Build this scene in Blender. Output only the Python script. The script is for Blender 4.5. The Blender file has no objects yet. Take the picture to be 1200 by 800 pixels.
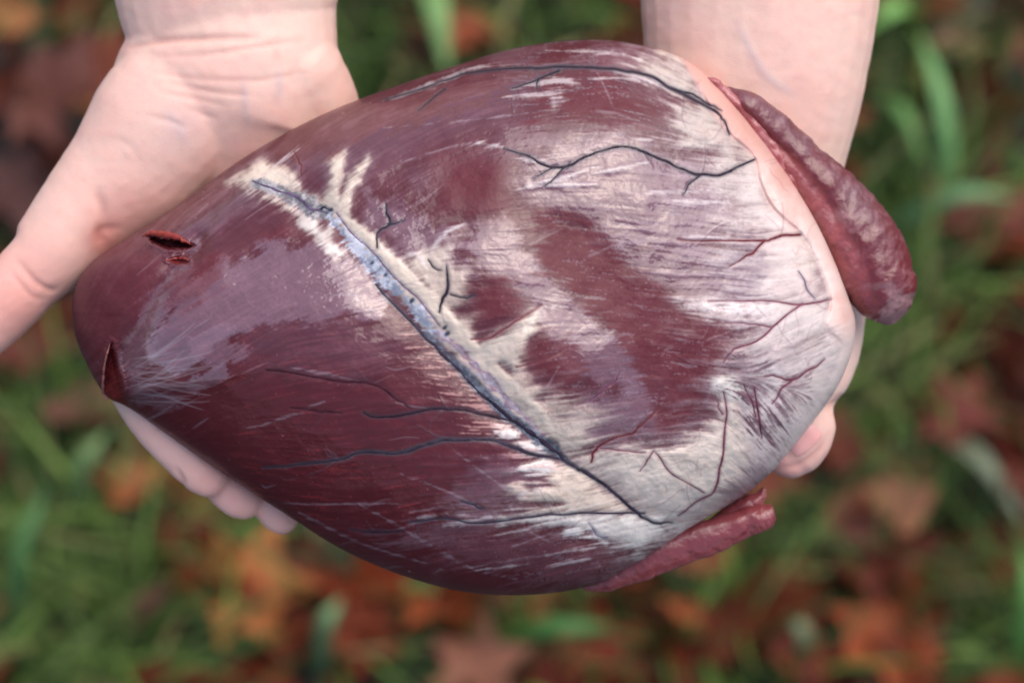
import bpy, bmesh, math, random
import numpy as np
from mathutils import Vector, Matrix

# ------------------------------------------------------------------ scales and frames
S = 0.000225            # metres per photo pixel in the plane of the heart
D = 0.55                # camera to the plane of the heart
T = math.radians(20)    # camera tilt away from straight down
HC = Vector((0, 0, 1.10))
UP = Vector((0, math.cos(T), math.sin(T)))
NN = Vector((0, -math.sin(T), math.cos(T)))
DP = D / S

def Pn(px, py, z):
    """photo pixel + height (in pixel units) -> local frame of the hands, numpy"""
    k = 1 - np.asarray(z, float) / DP
    return np.stack([(np.asarray(px, float) - 600) * k * S, -(np.asarray(py, float) - 400) * k * S,
                     np.asarray(z, float) * S + 0 * k], -1)

# ------------------------------------------------------------------ camera, sky, sun, exposure
scn = bpy.context.scene
C = scn.collection
cam = bpy.data.cameras.new('camera')
camo = bpy.data.objects.new('camera', cam)
C.objects.link(camo)
cam.sensor_width = 36
cam.lens = 36 * D / (1200 * S)
cam.clip_start = 0.02
cam.clip_end = 500
cam.dof.use_dof = True
cam.dof.focus_distance = D - 0.026
cam.dof.aperture_fstop = 7.0
cam.dof.aperture_blades = 7
camo.location = HC + NN * D
camo.rotation_euler = (T, 0, 0)
scn.camera = camo

SUN_EL, SUN_AZ = math.radians(64), math.radians(42)     # azimuth clockwise from +y
world = bpy.data.worlds.new('World')
scn.world = world
world.use_nodes = True
wn = world.node_tree
sky = wn.nodes.new('ShaderNodeTexSky')
sky.sky_type = 'NISHITA'
sky.sun_disc = False
sky.sun_elevation = SUN_EL
sky.sun_rotation = SUN_AZ
sky.air_density = 1.0
sky.dust_density = 3.0
sky.ozone_density = 1.0
bg = wn.nodes['Background']
bg.inputs['Strength'].default_value = 0.14
wn.links.new(sky.outputs[0], bg.inputs['Color'])
sl = bpy.data.lights.new('sun', 'SUN')
sl.energy = 1.4
sl.angle = math.radians(70)
sl.color = (1.0, 0.955, 0.92)
so = bpy.data.objects.new('sun', sl)
C.objects.link(so)
dirv = Vector((math.sin(SUN_AZ) * math.cos(SUN_EL), math.cos(SUN_AZ) * math.cos(SUN_EL), math.sin(SUN_EL)))
so.rotation_euler = dirv.to_track_quat('Z', 'Y').to_euler()
so.location = (1, 1, 4)
scn.view_settings.view_transform = 'Standard'
scn.view_settings.look = 'None'
scn.view_settings.gamma = 1
scn.view_settings.use_curve_mapping = False
scn.view_settings.exposure = 0.86

rng = np.random.default_rng(7)
random.seed(7)

# ------------------------------------------------------------------ helpers: objects, materials
def tag(o, label=None, cat=None, group=None, kind=None):
    if label: o['label'] = label
    if cat: o['category'] = cat
    if group: o['group'] = group
    if kind: o['kind'] = kind
    return o

def empty(name, loc, rot=(0, 0, 0)):
    o = bpy.data.objects.new(name, None)
    o.empty_display_size = 0.05
    C.objects.link(o)
    o.location = loc
    o.rotation_euler = rot
    return o

def mesh_obj(name, co, faces, mat, parent=None, col=None, normals=None, smooth=True, extra=None):
    me = bpy.data.meshes.new(name)
    co = np.ascontiguousarray(co, np.float32)
    faces = np.ascontiguousarray(faces, np.int32)
    n, k = faces.shape
    me.vertices.add(len(co)); me.vertices.foreach_set('co', co.ravel())
    me.loops.add(n * k); me.loops.foreach_set('vertex_index', faces.ravel())
    me.polygons.add(n)
    me.polygons.foreach_set('loop_start', np.arange(0, n * k, k, dtype=np.int32))
    me.update(calc_edges=True)
    me.validate()
    if smooth:
        me.polygons.foreach_set('use_smooth', np.ones(len(me.polygons), bool))
    if col is not None:
        a = me.attributes.new('col', 'FLOAT_COLOR', 'POINT')
        a.data.foreach_set('color', np.ascontiguousarray(col, np.float32).ravel())
    for nm, arr in (extra or {}).items():
        a = me.attributes.new(nm, 'FLOAT', 'POINT')
        a.data.foreach_set('value', np.ascontiguousarray(arr, np.float32))
    if normals is not None:
        me.normals_split_custom_set_from_vertices(np.ascontiguousarray(normals, np.float32))
    o = bpy.data.objects.new(name, me)
    if mat: me.materials.append(mat)
    C.objects.link(o)
    if parent: o.parent = parent
    return o

def nodemat(name):
    m = bpy.data.materials.new(name)
    m.use_nodes = True
    return m, m.node_tree, m.node_tree.nodes['Principled BSDF']

def attr(nt, name, typ='GEOMETRY'):
    n = nt.nodes.new('ShaderNodeAttribute'); n.attribute_name = name; n.attribute_type = typ
    return n

def add_bump(nt, bsdf, scale, strength, dist, detail=4, slots=('Normal',)):
    tc = nt.nodes.new('ShaderNodeTexCoord')
    nz = nt.nodes.new('ShaderNodeTexNoise'); nz.inputs['Scale'].default_value = scale
    nz.inputs['Detail'].default_value = detail
    nt.links.new(tc.outputs['Object'], nz.inputs['Vector'])
    b = nt.nodes.new('ShaderNodeBump'); b.inputs['Strength'].default_value = strength
    b.inputs['Distance'].default_value = dist
    nt.links.new(nz.outputs['Fac'], b.inputs['Height'])
    for s in slots:
        nt.links.new(b.outputs['Normal'], bsdf.inputs[s])
    return nz

def maprange(nt, src, a, b):
    n = nt.nodes.new('ShaderNodeMapRange')
    n.inputs['To Min'].default_value = a; n.inputs['To Max'].default_value = b
    nt.links.new(src, n.inputs['Value'])
    return n.outputs['Result']

def tissue_material(name, rough=0.5, coat_rough=(0.22, 0.05), coat_ior=1.68, sss=0.0, bump=0.12):
    m, nt, p = nodemat(name)
    a = attr(nt, 'col')
    nt.links.new(a.outputs['Color'], p.inputs['Base Color'])
    p.inputs['Roughness'].default_value = rough
    p.inputs['Specular IOR Level'].default_value = 0.15
    nt.links.new(a.outputs['Alpha'], p.inputs['Coat Weight'])
    nt.links.new(maprange(nt, a.outputs['Alpha'], *coat_rough), p.inputs['Coat Roughness'])
    p.inputs['Coat IOR'].default_value = coat_ior
    if sss:
        p.inputs['Subsurface Weight'].default_value = sss
        p.inputs['Subsurface Radius'].default_value = (1.0, 0.4, 0.25)
        p.inputs['Subsurface Scale'].default_value = 0.003
    add_bump(nt, p, 900, bump, 0.0004, slots=('Normal', 'Coat Normal'))
    return m

M_TISSUE = tissue_material('wet_heart_tissue')
M_VEIN = tissue_material('vein_wall', coat_rough=(0.4, 0.15), coat_ior=1.45, bump=0.2)
M_VEIN.node_tree.nodes['Principled BSDF'].inputs['Specular IOR Level'].default_value = .05
M_AURICLE = tissue_material('auricle_tissue', coat_rough=(0.26, 0.14), coat_ior=1.5, bump=0.5)

# ------------------------------------------------------------------ helpers: noise, canvas painting
def sstep(a, b, x):
    t = np.clip((x - a) / (b - a), 0, 1)
    return t * t * (3 - 2 * t)

def lin(r, g, b, k=1.0):
    c = np.array([r, g, b], float) / 255
    return np.where(c <= 0.04045, c / 12.92, ((c + 0.055) / 1.055) ** 2.4) * k

def vnoise(x, y, seed):
    """smooth value noise on arbitrary coordinates"""
    r = np.random.default_rng(seed).random((256, 256))
    xi = np.floor(x).astype(int); yi = np.floor(y).astype(int)
    fx = x - xi; fy = y - yi
    fx = fx * fx * (3 - 2 * fx); fy = fy * fy * (3 - 2 * fy)
    a = r[yi & 255, xi & 255]; b = r[yi & 255, (xi + 1) & 255]
    c = r[(yi + 1) & 255, xi & 255]; d = r[(yi + 1) & 255, (xi + 1) & 255]
    return (a * (1 - fx) + b * fx) * (1 - fy) + (c * (1 - fx) + d * fx) * fy

def fbm(x, y, seed, octs=4):
    s = 0; w = 1; t = 0
    for i in range(octs):
        s = s + w * (vnoise(x * 2 ** i + 17.3 * i, y * 2 ** i + 9.1 * i, seed + i) - 0.5); t += w; w *= 0.55
    return s / t * 2      # about -1..1

def catmull(pts, n=8):
    p = np.asarray(pts, float)
    if len(p) < 3:
        return np.array([p[0] + (p[-1] - p[0]) * t for t in np.linspace(0, 1, n * 2)])
    q = np.vstack([2 * p[0] - p[1], p, 2 * p[-1] - p[-2]])
    out = []
    for i in range(1, len(q) - 2):
        for t in np.arange(n) / n:
            a, b, c, d = q[i - 1], q[i], q[i + 1], q[i + 2]
            out.append(0.5 * ((2 * b) + (c - a) * t + (2 * a - 5 * b + 4 * c - d) * t * t + (3 * b - a - 3 * c + d) * t ** 3))
    out.append(p[-1])
    return np.array(out)

CX0, CY0, CX1, CY1, CS = 60.0, 30.0, 1030.0, 715.0, 1.25
CW, CH = int((CX1 - CX0) * CS), int((CY1 - CY0) * CS)
PXg, PYg = np.meshgrid(CX0 + (np.arange(CW) + 0.5) / CS, CY0 + (np.arange(CH) + 0.5) / CS)

def sample(img, px, py):
    x = np.clip((px - CX0) * CS - 0.5, 0, CW - 1.001); y = np.clip((py - CY0) * CS - 0.5, 0, CH - 1.001)
    xi = x.astype(int); yi = y.astype(int); fx = x - xi; fy = y - yi
    if img.ndim == 3:
        fx = fx[..., None]; fy = fy[..., None]
    return (img[yi, xi] * (1 - fx) + img[yi, xi + 1] * fx) * (1 - fy) + (img[yi + 1, xi] * (1 - fx) + img[yi + 1, xi + 1] * fx) * fy

def upsample2(a):
    x = np.clip((np.arange(CW) + 0.5) / 2 - 0.5, 0, a.shape[1] - 1.001); y = np.clip((np.arange(CH) + 0.5) / 2 - 0.5, 0, a.shape[0] - 1.001)
    xi = x.astype(int); fx = x - xi; yi = y.astype(int); fy = (y - yi)[:, None]
    r = a[:, xi] * (1 - fx) + a[:, xi + 1] * fx
    return r[yi] * (1 - fy) + r[yi + 1] * fy

HX, HY = PXg[::2, ::2] + 0.4, PYg[::2, ::2] + 0.4

def poly_sd(pts, curve=False):
    """signed distance to a polygon in photo pixels, positive inside"""
    if curve:
        pts = catmull(list(pts) + [pts[0]], 3)[:-1]
    p = np.asarray(pts, float)
    d = np.full(HX.shape, 1e9); ins = np.zeros(HX.shape, bool)
    for (ax, ay), (bx, by) in zip(p, np.roll(p, -1, 0)):
        ex, ey = bx - ax, by - ay
        wx, wy = HX - ax, HY - ay
        t = np.clip((wx * ex + wy * ey) / (ex * ex + ey * ey + 1e-9), 0, 1)
        d = np.minimum(d, (wx - t * ex) ** 2 + (wy - t * ey) ** 2)
        if ay != by:
            c = ((ay > HY) != (by > HY)) & (HX < (bx - ax) * (HY - ay) / (by - ay) + ax)
            ins ^= c
    return upsample2(np.where(ins, 1, -1) * np.sqrt(d))

def stroke_d(pts, X=None, Y=None, n=6, pad=90):
    """distance to a curve and the position 0..1 along it (canvas, only near the curve)"""
    X = PXg if X is None else X; Y = PYg if Y is None else Y
    c = catmull(pts, n)
    c = c[:, :2]
    if X.ndim == 2:
        x0, x1 = np.searchsorted(X[0], [c[:, 0].min() - pad, c[:, 0].max() + pad]); y0, y1 = np.searchsorted(Y[:, 0], [c[:, 1].min() - pad, c[:, 1].max() + pad])
        sl_ = (slice(y0, y1), slice(x0, x1))
    else:
        sl_ = slice(None)
    d = np.full(X.shape, 1e4); s = np.zeros(X.shape)
    xs, ys = X[sl_], Y[sl_]
    dd = np.full(xs.shape, 1e8); ss = np.zeros(xs.shape)
    m = len(c) - 1
    for i in range(m):
        ax, ay = c[i]; ex, ey = c[i + 1] - c[i]
        wx, wy = xs - ax, ys - ay
        t = np.clip((wx * ex + wy * ey) / (ex * ex + ey * ey + 1e-9), 0, 1)
        q = (wx - t * ex) ** 2 + (wy - t * ey) ** 2
        k = q < dd
        dd = np.where(k, q, dd); ss = np.where(k, (i + t) / m, ss)
    d[sl_] = np.sqrt(dd); s[sl_] = ss
    return d, s

# ------------------------------------------------------------------ the heart: outline and swelling
OUT = [(84,365),(86,345),(95,322),(112,303),(135,288),(160,272),(185,256),(215,236),(245,214),(275,192),(310,170),(350,148),
 (390,129),(430,113),(470,99),(510,85),(550,72),(590,60),(630,52),(680,47),(720,48),(750,53),(785,62),(815,78),(845,105),(872,135),
 (900,172),(930,215),(958,262),(978,305),(993,345),(1002,375),(1000,405),(988,440),(972,468),(950,498),(930,523),(905,552),(880,574),
 (855,590),(825,608),(797,625),(770,645),(735,666),(700,684),(650,694),(600,697),(550,694),(500,683),(450,666),(400,643),(350,612),
 (300,580),(250,547),(200,512),(165,487),(146,475),(126,465),(109,441),(96,415),(87,390)]
HCX, HCY = 545.0, 385.0
oc = catmull(OUT + [OUT[0]], 8)[:-1]
oth = np.arctan2(oc[:, 1] - HCY, oc[:, 0] - HCX); orr = np.hypot(oc[:, 0] - HCX, oc[:, 1] - HCY)
o_i = np.argsort(oth); oth, orr = oth[o_i], orr[o_i]
oth = np.concatenate([oth - 2 * np.pi, oth, oth + 2 * np.pi]); orr = np.tile(orr, 3)
def Rout(th):
    return np.interp(th, oth, orr)
HT, HB = 185.0, 150.0

def swell(px, py):
    """height of the bare upper surface above the rim plane, and the radial fraction"""
    th = np.arctan2(py - HCY, px - HCX)
    s = np.hypot(px - HCX, py - HCY) / Rout(th)
    return HT * np.sqrt(np.clip(1 - np.minimum(s, 1) ** 2.2, 0, 1)), s

# fibre directions of the muscle, photo pixels (x right, y down)
FD = [(100,350,.5,-.85),(200,300,.75,-.65),(300,250,.8,-.6),(300,350,.85,-.5),(200,450,.92,-.35),(400,420,.95,-.2),(350,560,.98,.1),
 (540,450,.96,.2),(550,640,.97,-.2),(700,590,.97,-.2),(650,660,.97,-.2),(400,180,.8,-.6),(500,130,.9,-.42),(650,80,.98,-.12),(780,90,.95,.3),
 (700,250,1,.03),(850,240,1,.05),(830,320,.98,.15),(800,400,.93,.22),(780,500,.98,-.08),(600,400,.9,-.4),(900,500,.55,.8),
 (930,400,.8,-.45),(560,300,.95,.05),(640,330,.95,.2),(480,300,.85,-.4),(430,250,.7,-.7),(620,570,.97,-.15)]
wa = np.zeros(PXg.shape); wb = np.zeros(PXg.shape)
for x, y, a, b in FD:
    w = 1 / (((PXg - x) ** 2 + (PYg - y) ** 2) / 60 ** 2 + 0.25) ** 1.6
    an = 2 * math.atan2(b, a)
    wa += w * math.cos(an); wb += w * math.sin(an)
wob = 0.22 * fbm(PXg / 90, PYg / 90, 51, 3)
ang = np.arctan2(wb, wa) / 2 + wob
VX, VY = np.cos(ang), np.sin(ang)

def lic(src, steps, h=1.0):
    acc = src.copy()
    ii, jj = np.meshgrid(np.arange(CH, dtype=np.float32), np.arange(CW, dtype=np.float32), indexing='ij')
    vx = VX.astype(np.float32) * h; vy = VY.astype(np.float32) * h
    for sg in (1, -1):
        x, y = jj.copy(), ii.copy()
        for k in range(steps):
            xi = np.clip(x, 0, CW - 1).astype(np.int32); yi = np.clip(y, 0, CH - 1).astype(np.int32)
            x = x + sg * vx[yi, xi]; y = y + sg * vy[yi, xi]
            xi = np.clip(x, 0, CW - 1).astype(np.int32); yi = np.clip(y, 0, CH - 1).astype(np.int32)
            acc += src[yi, xi]
    acc -= acc.mean()
    return acc / acc.std()

def blur(a, r):
    k = np.exp(-np.arange(-3 * r, 3 * r + 1) ** 2 / (2 * r * r)); k /= k.sum()
    p = np.pad(a, ((0, 0), (3 * r, 3 * r)), mode='edge'); a = sum(k[i] * p[:, i:i + a.shape[1]] for i in range(len(k)))
    p = np.pad(a, ((3 * r, 3 * r), (0, 0)), mode='edge'); return sum(k[i] * p[i:i + a.shape[0]] for i in range(len(k)))

w0 = rng.random((CH, CW)).astype(np.float32)
F1 = lic(blur(w0, 1).astype(np.float32), 16)                        # fine fibres
F2 = lic(blur(rng.random((CH, CW)), 2).astype(np.float32), 30, 1.2)   # long streaks
F3 = lic(blur(rng.random((CH, CW)), 4).astype(np.float32), 36, 1.5)   # broad streaks
FB = 0.75 * F1 + 0.55 * F2 + 0.25 * F3
N1 = fbm(PXg / 60, PYg / 60, 3, 5)
N2 = fbm(PXg / 16, PYg / 16, 13, 4)
N3 = fbm(PXg / 140, PYg / 140, 23, 4)
GR = rng.standard_normal((CH, CW)); GR = blur(GR, 1); GR /= GR.std()

# ------------------------------------------------------------------ the heart: painting its tissues
def c3(r, g, b):
    return np.array([r, g, b])
col = np.zeros((CH, CW, 3)); wet = np.full((CH, CW), 0.35); rel = np.zeros((CH, CW)); fat = np.zeros((CH, CW))
MUS_A, MUS_B, MUS_P = c3(.080, .0135, .0185), c3(.115, .029, .036), c3(.15, .060, .073)
col[:] = MUS_A
def mix(m, c):
    global col
    col = col + (np.asarray(c) - col) * np.clip(m, 0, 1)[..., None]
mix(sstep(-1.5, 2.5, FB + N1) * 0.8, MUS_B)
mix(sstep(.4, 1.4, 0.5 * F2 + N2 + N1 * .7) * 0.35, MUS_P)
# side towards the viewer is a deeper purple red, with the viewer's dark reflection painted in
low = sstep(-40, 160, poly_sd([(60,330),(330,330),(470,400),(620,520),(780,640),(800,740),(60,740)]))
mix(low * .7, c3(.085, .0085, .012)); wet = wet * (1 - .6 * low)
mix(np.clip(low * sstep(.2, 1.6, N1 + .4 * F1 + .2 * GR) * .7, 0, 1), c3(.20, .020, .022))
mix(sstep(2.4, 3.6, GR + N2) * .2, c3(.26, .10, .10))

SHEEN_FILM = c3(.315, .19, .23)
def sheen_film(pts, soft, streak, amt, w=0.0, curve=True, colr=SHEEN_FILM, nz=14, wetv=1.0):
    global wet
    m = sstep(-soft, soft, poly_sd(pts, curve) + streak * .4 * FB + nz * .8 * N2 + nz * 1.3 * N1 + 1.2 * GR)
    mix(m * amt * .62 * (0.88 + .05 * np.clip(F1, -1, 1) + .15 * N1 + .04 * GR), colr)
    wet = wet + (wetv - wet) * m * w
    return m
# smooth membrane; sky sheen painted into its lilac colour and its wetness
sheen_film([(200,360),(245,318),(300,287),(350,278),(410,300),(445,345),(438,372),(405,362),(372,384),(345,372),(300,380),(262,385),(225,425),(190,435),(178,400)], 5, 6, .5, 1)
sheen_film([(150,400),(180,340),(215,300),(235,280),(225,330),(190,380),(170,430),(150,430)], 8, 9, .4, .9)
sheen_film([(430,230),(480,240),(520,265),(540,300),(560,330),(520,330),(470,290),(425,262)], 14, 8, .45, .8)
sheen_film([(540,258),(590,250),(620,300),(660,345),(720,390),(770,440),(760,470),(700,450),(650,400),(610,350),(560,310)], 8, 5, .45, .7)
sheen_film([(590,215),(640,180),(700,158),(770,165),(830,205),(850,270),(800,300),(730,290),(690,255),(640,240)], 14, 10, .36, .7)
sheen_film([(700,270),(790,285),(870,300),(900,345),(880,385),(830,385),(780,340),(735,320),(705,295)], 10, 14, .28, .6)
sheen_film([(480,200),(560,170),(650,150),(720,140),(740,165),(650,180),(560,200),(490,230)], 22, 10, .28, .6)
sheen_film([(330,175),(450,120),(560,85),(640,80),(600,140),(480,190),(380,230)], 30, 8, .10, .5)
sheen_film([(110,300),(160,280),(230,240),(280,215),(300,240),(240,275),(180,300),(120,330)], 18, 8, .16, .5)
sheen_film([(690,455),(740,450),(780,470),(760,510),(700,530),(670,500)], 10, 8, .4, .7)
sheen_film([(300,375),(420,370),(470,400),(440,430),(350,430),(290,420)], 26, 9, .10, .4)
sheen_film([(225,400),(262,395),(275,420),(240,425)], 6, 7, .38, .8)
sheen_film([(230,440),(262,432),(262,445),(225,460)], 4, 5, .4, .8)
sheen_film([(150,440),(200,465),(215,480),(165,480),(148,465)], 8, 9, .33, .5)
sheen_film([(550,545),(640,560),(600,600),(520,640),(470,640),(520,600)], 18, 14, .22, .5)
sheen_film([(440,630),(640,610),(740,640),(680,680),(560,670)], 14, 16, .22, .45)
sheen_film([(560,60),(700,55),(760,75),(700,80),(600,80)], 10, 14, .25, .4)
# muscle bare of sheen: viewer's dark reflection painted in as dull dark red
def bare(pts, soft, streak, amt=.85):  # paints a patch of dark reflection, bare of sheen
    global wet
    soft = soft * 1.5
    m = sstep(-soft, soft, poly_sd(pts, True) + streak * .8 * FB + 8 * N2 + 12 * N1)
    mix(m * amt, MUS_A * 1.15 + (MUS_B - MUS_A) * np.clip(.4 + .5 * N2 + .12 * GR, 0, 1)[..., None])
    wet = wet * (1 - m * .9)
bare([(505,180),(545,170),(590,185),(595,220),(585,255),(550,245),(510,230)], 20, 4, .8)
bare([(525,195),(560,190),(580,215),(560,240),(530,225)], 16, 3, .9)
bare([(632,285),(650,262),(700,275),(750,320),(800,345),(850,365),(860,410),(830,450),(800,490),(770,500),(755,450),(735,410),(690,360),(645,320)], 7, 7, .92)
bare([(550,340),(580,325),(612,345),(610,370),(575,385),(553,375)], 7, 4, .9)
bare([(585,385),(640,395),(680,420),(660,450),(610,430),(580,415)], 9, 7, .7)
bare([(620,100),(720,95),(800,120),(790,140),(700,150),(620,130)], 9, 11, .7)
bare([(630,248),(680,256),(690,268),(640,268)], 4, 6, .7)
bare([(190,345),(235,300),(260,300),(240,340),(205,360)], 8, 7, .6)
bare([(100,310),(140,292),(190,300),(170,350),(140,400),(110,400),(95,360)], 14, 6, .6)
bare([(300,272),(340,262),(380,270),(420,285),(370,285)], 8, 8, .6)

# ---- fat
FATC = c3(.60, .485, .385)
GREYC = c3(.50, .45, .44)
def addfat(pts, soft, streak, amt=1.0, curve=True, colr=None, nz=6, h=3.0, base=0.0):
    global fat, rel, wet
    sd = poly_sd(pts, curve); soft = soft * 1.7; streak = streak * .8; amt = amt * np.clip(.92 + .22 * N1 + .12 * N2 + .05 * F1, .5, 1)
    m = sstep(-soft, soft, sd + streak * FB + nz * N2 + base) * amt
    cc = FATC if colr is None else colr
    halo = sstep(-2.6 * soft - 3, 2.0 * soft, sd + 1.6 * streak * FB + 1.5 * nz * N2 - 2) * amt
    mix(halo * .42, c3(.36, .25, .25))
    shade = (1 + .10 * N1 + .07 * N2 + .03 * F2 + .02 * GR)[..., None]
    mix(m, cc * shade + c3(.05, -.02, -.02) * np.clip(N3 + .5 * N2, 0, 1)[..., None])
    fat = np.maximum(fat, m)
    rel = np.maximum(rel, m * h * 0 + rel) + 0 * m
    wet = wet + (0.30 - wet) * m * .85
    return m
def fatline(pts, w, soft, streak, amt=1.0, colr=None, taper=True):
    global fat, wet
    d, s = stroke_d(pts)
    ww = np.interp(s, np.linspace(0, 1, len(w)), w) if np.ndim(w) else w
    m = sstep(-soft, soft, ww + streak * FB + 2 * N2 - d) * amt * (d < 900)
    mix(m, FATC if colr is None else colr)
    fat = np.maximum(fat, m); wet = wet + (0.5 - wet) * m * .7
    return m
# translucent veil reaching in from the right, then dense fat
veil = sstep(-45, 70, poly_sd([(735,62),(770,95),(800,125),(790,170),(820,205),(800,240),(790,290),(820,330),(850,360),(890,385),(850,430),(850,460),(800,520),(700,520),(650,505),(700,600),(830,620),(960,500),(1040,400),(1000,300),(900,120),(800,40)], True) + 26 * F2 + 14 * F3 + 8 * F1 + 12 * N2)
mix(veil * .30 * np.clip(.9 + .12 * F1, .5, 1.1), c3(.37, .29, .31)); wet = wet + (.5 - wet) * veil * .6
fat = np.maximum(fat, veil * .3)
addfat([(752,75),(775,72),(800,75),(835,120),(860,165),(900,220),(880,190),(850,195),(838,180),(812,172),(795,155),(795,130),(820,120),(790,105),(765,95)], 9, 7, .85, colr=c3(.49, .41, .35))
addfat([(775,62),(800,70),(840,115),(870,180),(915,250),(900,300),(940,345),(960,300),(960,250),(880,140),(820,70)], 6, 3, .9)
addfat([(840,200),(885,190),(905,240),(935,272),(900,280),(840,262),(880,240),(835,225)], 12, 9, .65, colr=c3(.50, .42, .37))
addfat([(850,285),(930,280),(965,330),(960,350),(860,345),(880,320),(845,310)], 14, 12, .5, colr=c3(.48, .41, .40))
addfat([(800,355),(870,350),(960,352),(1010,350),(1010,420),(960,470),(930,440),(965,405),(930,390),(870,420),(850,428),(905,385),(850,372)], 8, 6, .95, colr=c3(.66, .56, .52))
addfat([(845,465),(862,445),(880,460),(870,480),(900,520),(870,560),(800,618),(760,600),(700,560),(655,525),(640,505),(680,520),(700,530),(740,525),(790,528),(835,500),(850,485)], 9, 7, 1.0, colr=c3(.62, .505, .41))
addfat([(868,428),(925,398),(965,402),(990,420),(985,450),(960,485),(930,525),(905,552),(878,562),(868,500),(862,450)], 10, 5, .85, colr=c3(.58, .49, .46))
addfat([(835,445),(862,440),(878,455),(868,470),(848,468)], 4, 2, .9, colr=c3(.55, .50, .44))
addfat([(880,195),(905,240),(940,280),(962,330),(975,385),(985,430),(955,490),(925,530),(900,555),(905,500),(935,440),(940,400),(900,415),(870,400),(905,375),(890,345),(905,300),(885,265),(862,235)], 12, 5, .65, colr=c3(.60, .50, .45))
addfat([(700,535),(740,530),(800,535),(840,510),(858,480),(870,520),(858,560),(800,608),(760,590),(715,560)], 12, 4, .8, colr=c3(.64, .53, .44))
PURP = c3(.13, .065, .085)
for pts, so, am in (([(848,428),(872,420),(900,436),(908,455),(896,474),(880,476),(868,452)], 7, .85), ([(926,438),(952,430),(948,452),(934,476),(914,496),(912,468)], 8, .7), ([(880,455),(890,462),(898,520),(890,522),(882,490)], 4, .8), ([(898,470),(912,470),(910,500),(900,520)], 7, .6),
                    ([(905,520),(918,512),(905,545),(880,570),(850,584),(866,566)], 8, .6), ([(895,408),(930,412),(925,428),(905,425)], 6, .35), ([(862,470),(872,476),(880,500),(874,500)], 4, .6), ([(815,590),(850,576),(856,582),(830,598)], 6, .4)):
    mm = sstep(-so, so, poly_sd(pts, True) + 6 * N2 + 5 * F1 + 4 * F2)
    mix(mm * am * (.7 + .3 * np.clip(F1, -1, 1)), PURP)
# fat along the groove
addfat([(265,215),(285,202),(305,190),(330,198),(345,205),(352,225),(378,235),(386,222),(392,188),(402,182),(400,205),(398,235),(410,205),(432,184),(424,205),(412,232),(408,250),(430,272),(455,295),(480,325),(505,352),(518,378),(545,412),(580,450),(612,480),(645,512),(640,525),(600,490),(560,448),(520,405),(490,372),(455,335),(425,298),(398,268),(380,252),(345,240),(310,225),(285,216)], 3.5, 1.2, 1.0, curve=False)
addfat([(345,245),(362,248),(375,268),(390,262),(388,285),(405,300),(396,303),(375,285),(350,262)], 3.5, 2, .95, curve=False, colr=c3(.60, .52, .46))
addfat([(300,225),(325,232),(345,240),(350,252),(322,240)], 4, 3, .9, curve=False)
addfat([(478,305),(498,292),(520,290),(528,310),(545,320),(540,352),(525,370),(548,375),(552,400),(530,385),(505,350)], 6, 2.6, .8, nz=9)
addfat([(545,405),(575,395),(610,378),(632,362),(628,385),(612,410),(610,435),(585,425),(570,428)], 5, 2.6, .95, colr=c3(.60, .52, .42))
addfat([(570,428),(590,440),(620,450),(640,480),(670,495),(700,520),(650,515),(610,480),(580,448)], 7, 4, .8, colr=c3(.52, .43, .34))
addfat([(640,470),(690,480),(700,500),(660,500)], 8, 8, .5)
fatline([(404,256),(440,288),(480,330),(516,366),(552,408),(592,450),(628,484),(650,512)], [4, 7, 9, 10, 10, 10, 9, 5], 3, .5, .9, c3(.60, .48, .38))
# fat on the near side of the groove
addfat([(648,543),(680,552),(715,578),(748,600),(735,604),(690,602),(640,604),(615,604),(655,590),(620,583),(600,575),(650,570),(640,555)], 6, 5, .95, curve=False)
addfat([(590,610),(650,603),(700,602),(752,602),(775,612),(795,620),(780,632),(745,645),(720,640),(695,622),(660,612)], 7, 5, 1.0, curve=False, colr=c3(.64, .58, .52))
for pts in ([(578,505),(600,500),(607,512),(588,515)], [(608,520),(630,517),(645,532),(625,535)], [(622,540),(650,540),(640,556),(615,548)], [(650,620),(700,625),(720,640),(690,635)]):
    addfat(pts, 3, 4, 1, colr=c3(.70, .62, .57))
# fringe of pale fibres beside the groove
fr = sstep(-12, 10, poly_sd([(490,385),(515,405),(560,455),(600,490),(640,530),(600,510),(560,485),(525,440),(505,415)], True) + 13 * F1 + 8 * F2)
mix(fr * .5 * sstep(.0, 1.1, F1), c3(.55, .30, .26))
for a in [([(690,160),(670,205)],3),]:
    pass
# pale streaks at the upper edge and elsewhere
for pts, w in (([(500,98),(560,80),(610,75)],3.5),([(600,105),(640,95),(680,98)],5),([(590,112),(640,110),(690,103)],4),([(640,122),(665,118)],7),([(720,85),(760,92),(800,112)],5),
   ([(605,222),(660,208),(700,195)],4),([(640,218),(700,216)],2.5),([(690,205),(760,190)],2),([(755,225),(810,224),(850,222)],3.5),([(800,278),(850,278)],3.5),([(790,235),(860,238)],2),
   ([(690,93),(740,92),(780,100)],2.5),([(450,118),(500,102),(545,88)],2.5),([(300,212),(340,180),(350,170)],1.5),([(740,163),(770,163)],2),([(500,300),(520,275),(550,258)],2.5),
   ([(470,295),(490,300),(500,315)],3),([(600,185),(640,190)],2.5),([(590,172),(560,168)],2.5),([(640,60),(720,62),(750,70)],1.8),([(490,607),(560,598)],2.5),([(520,615),(575,606)],2),
   ([(640,570),(600,582)],2.5),([(700,640),(640,650)],2),([(620,660),(560,668)],2),([(690,655),(640,662)],1.8),([(620,620),(580,625)],2)):
    fatline(pts, [0, w * .6, w * .4, 0], 2.6, 1.5, .6, c3(.52, .43, .42))
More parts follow.
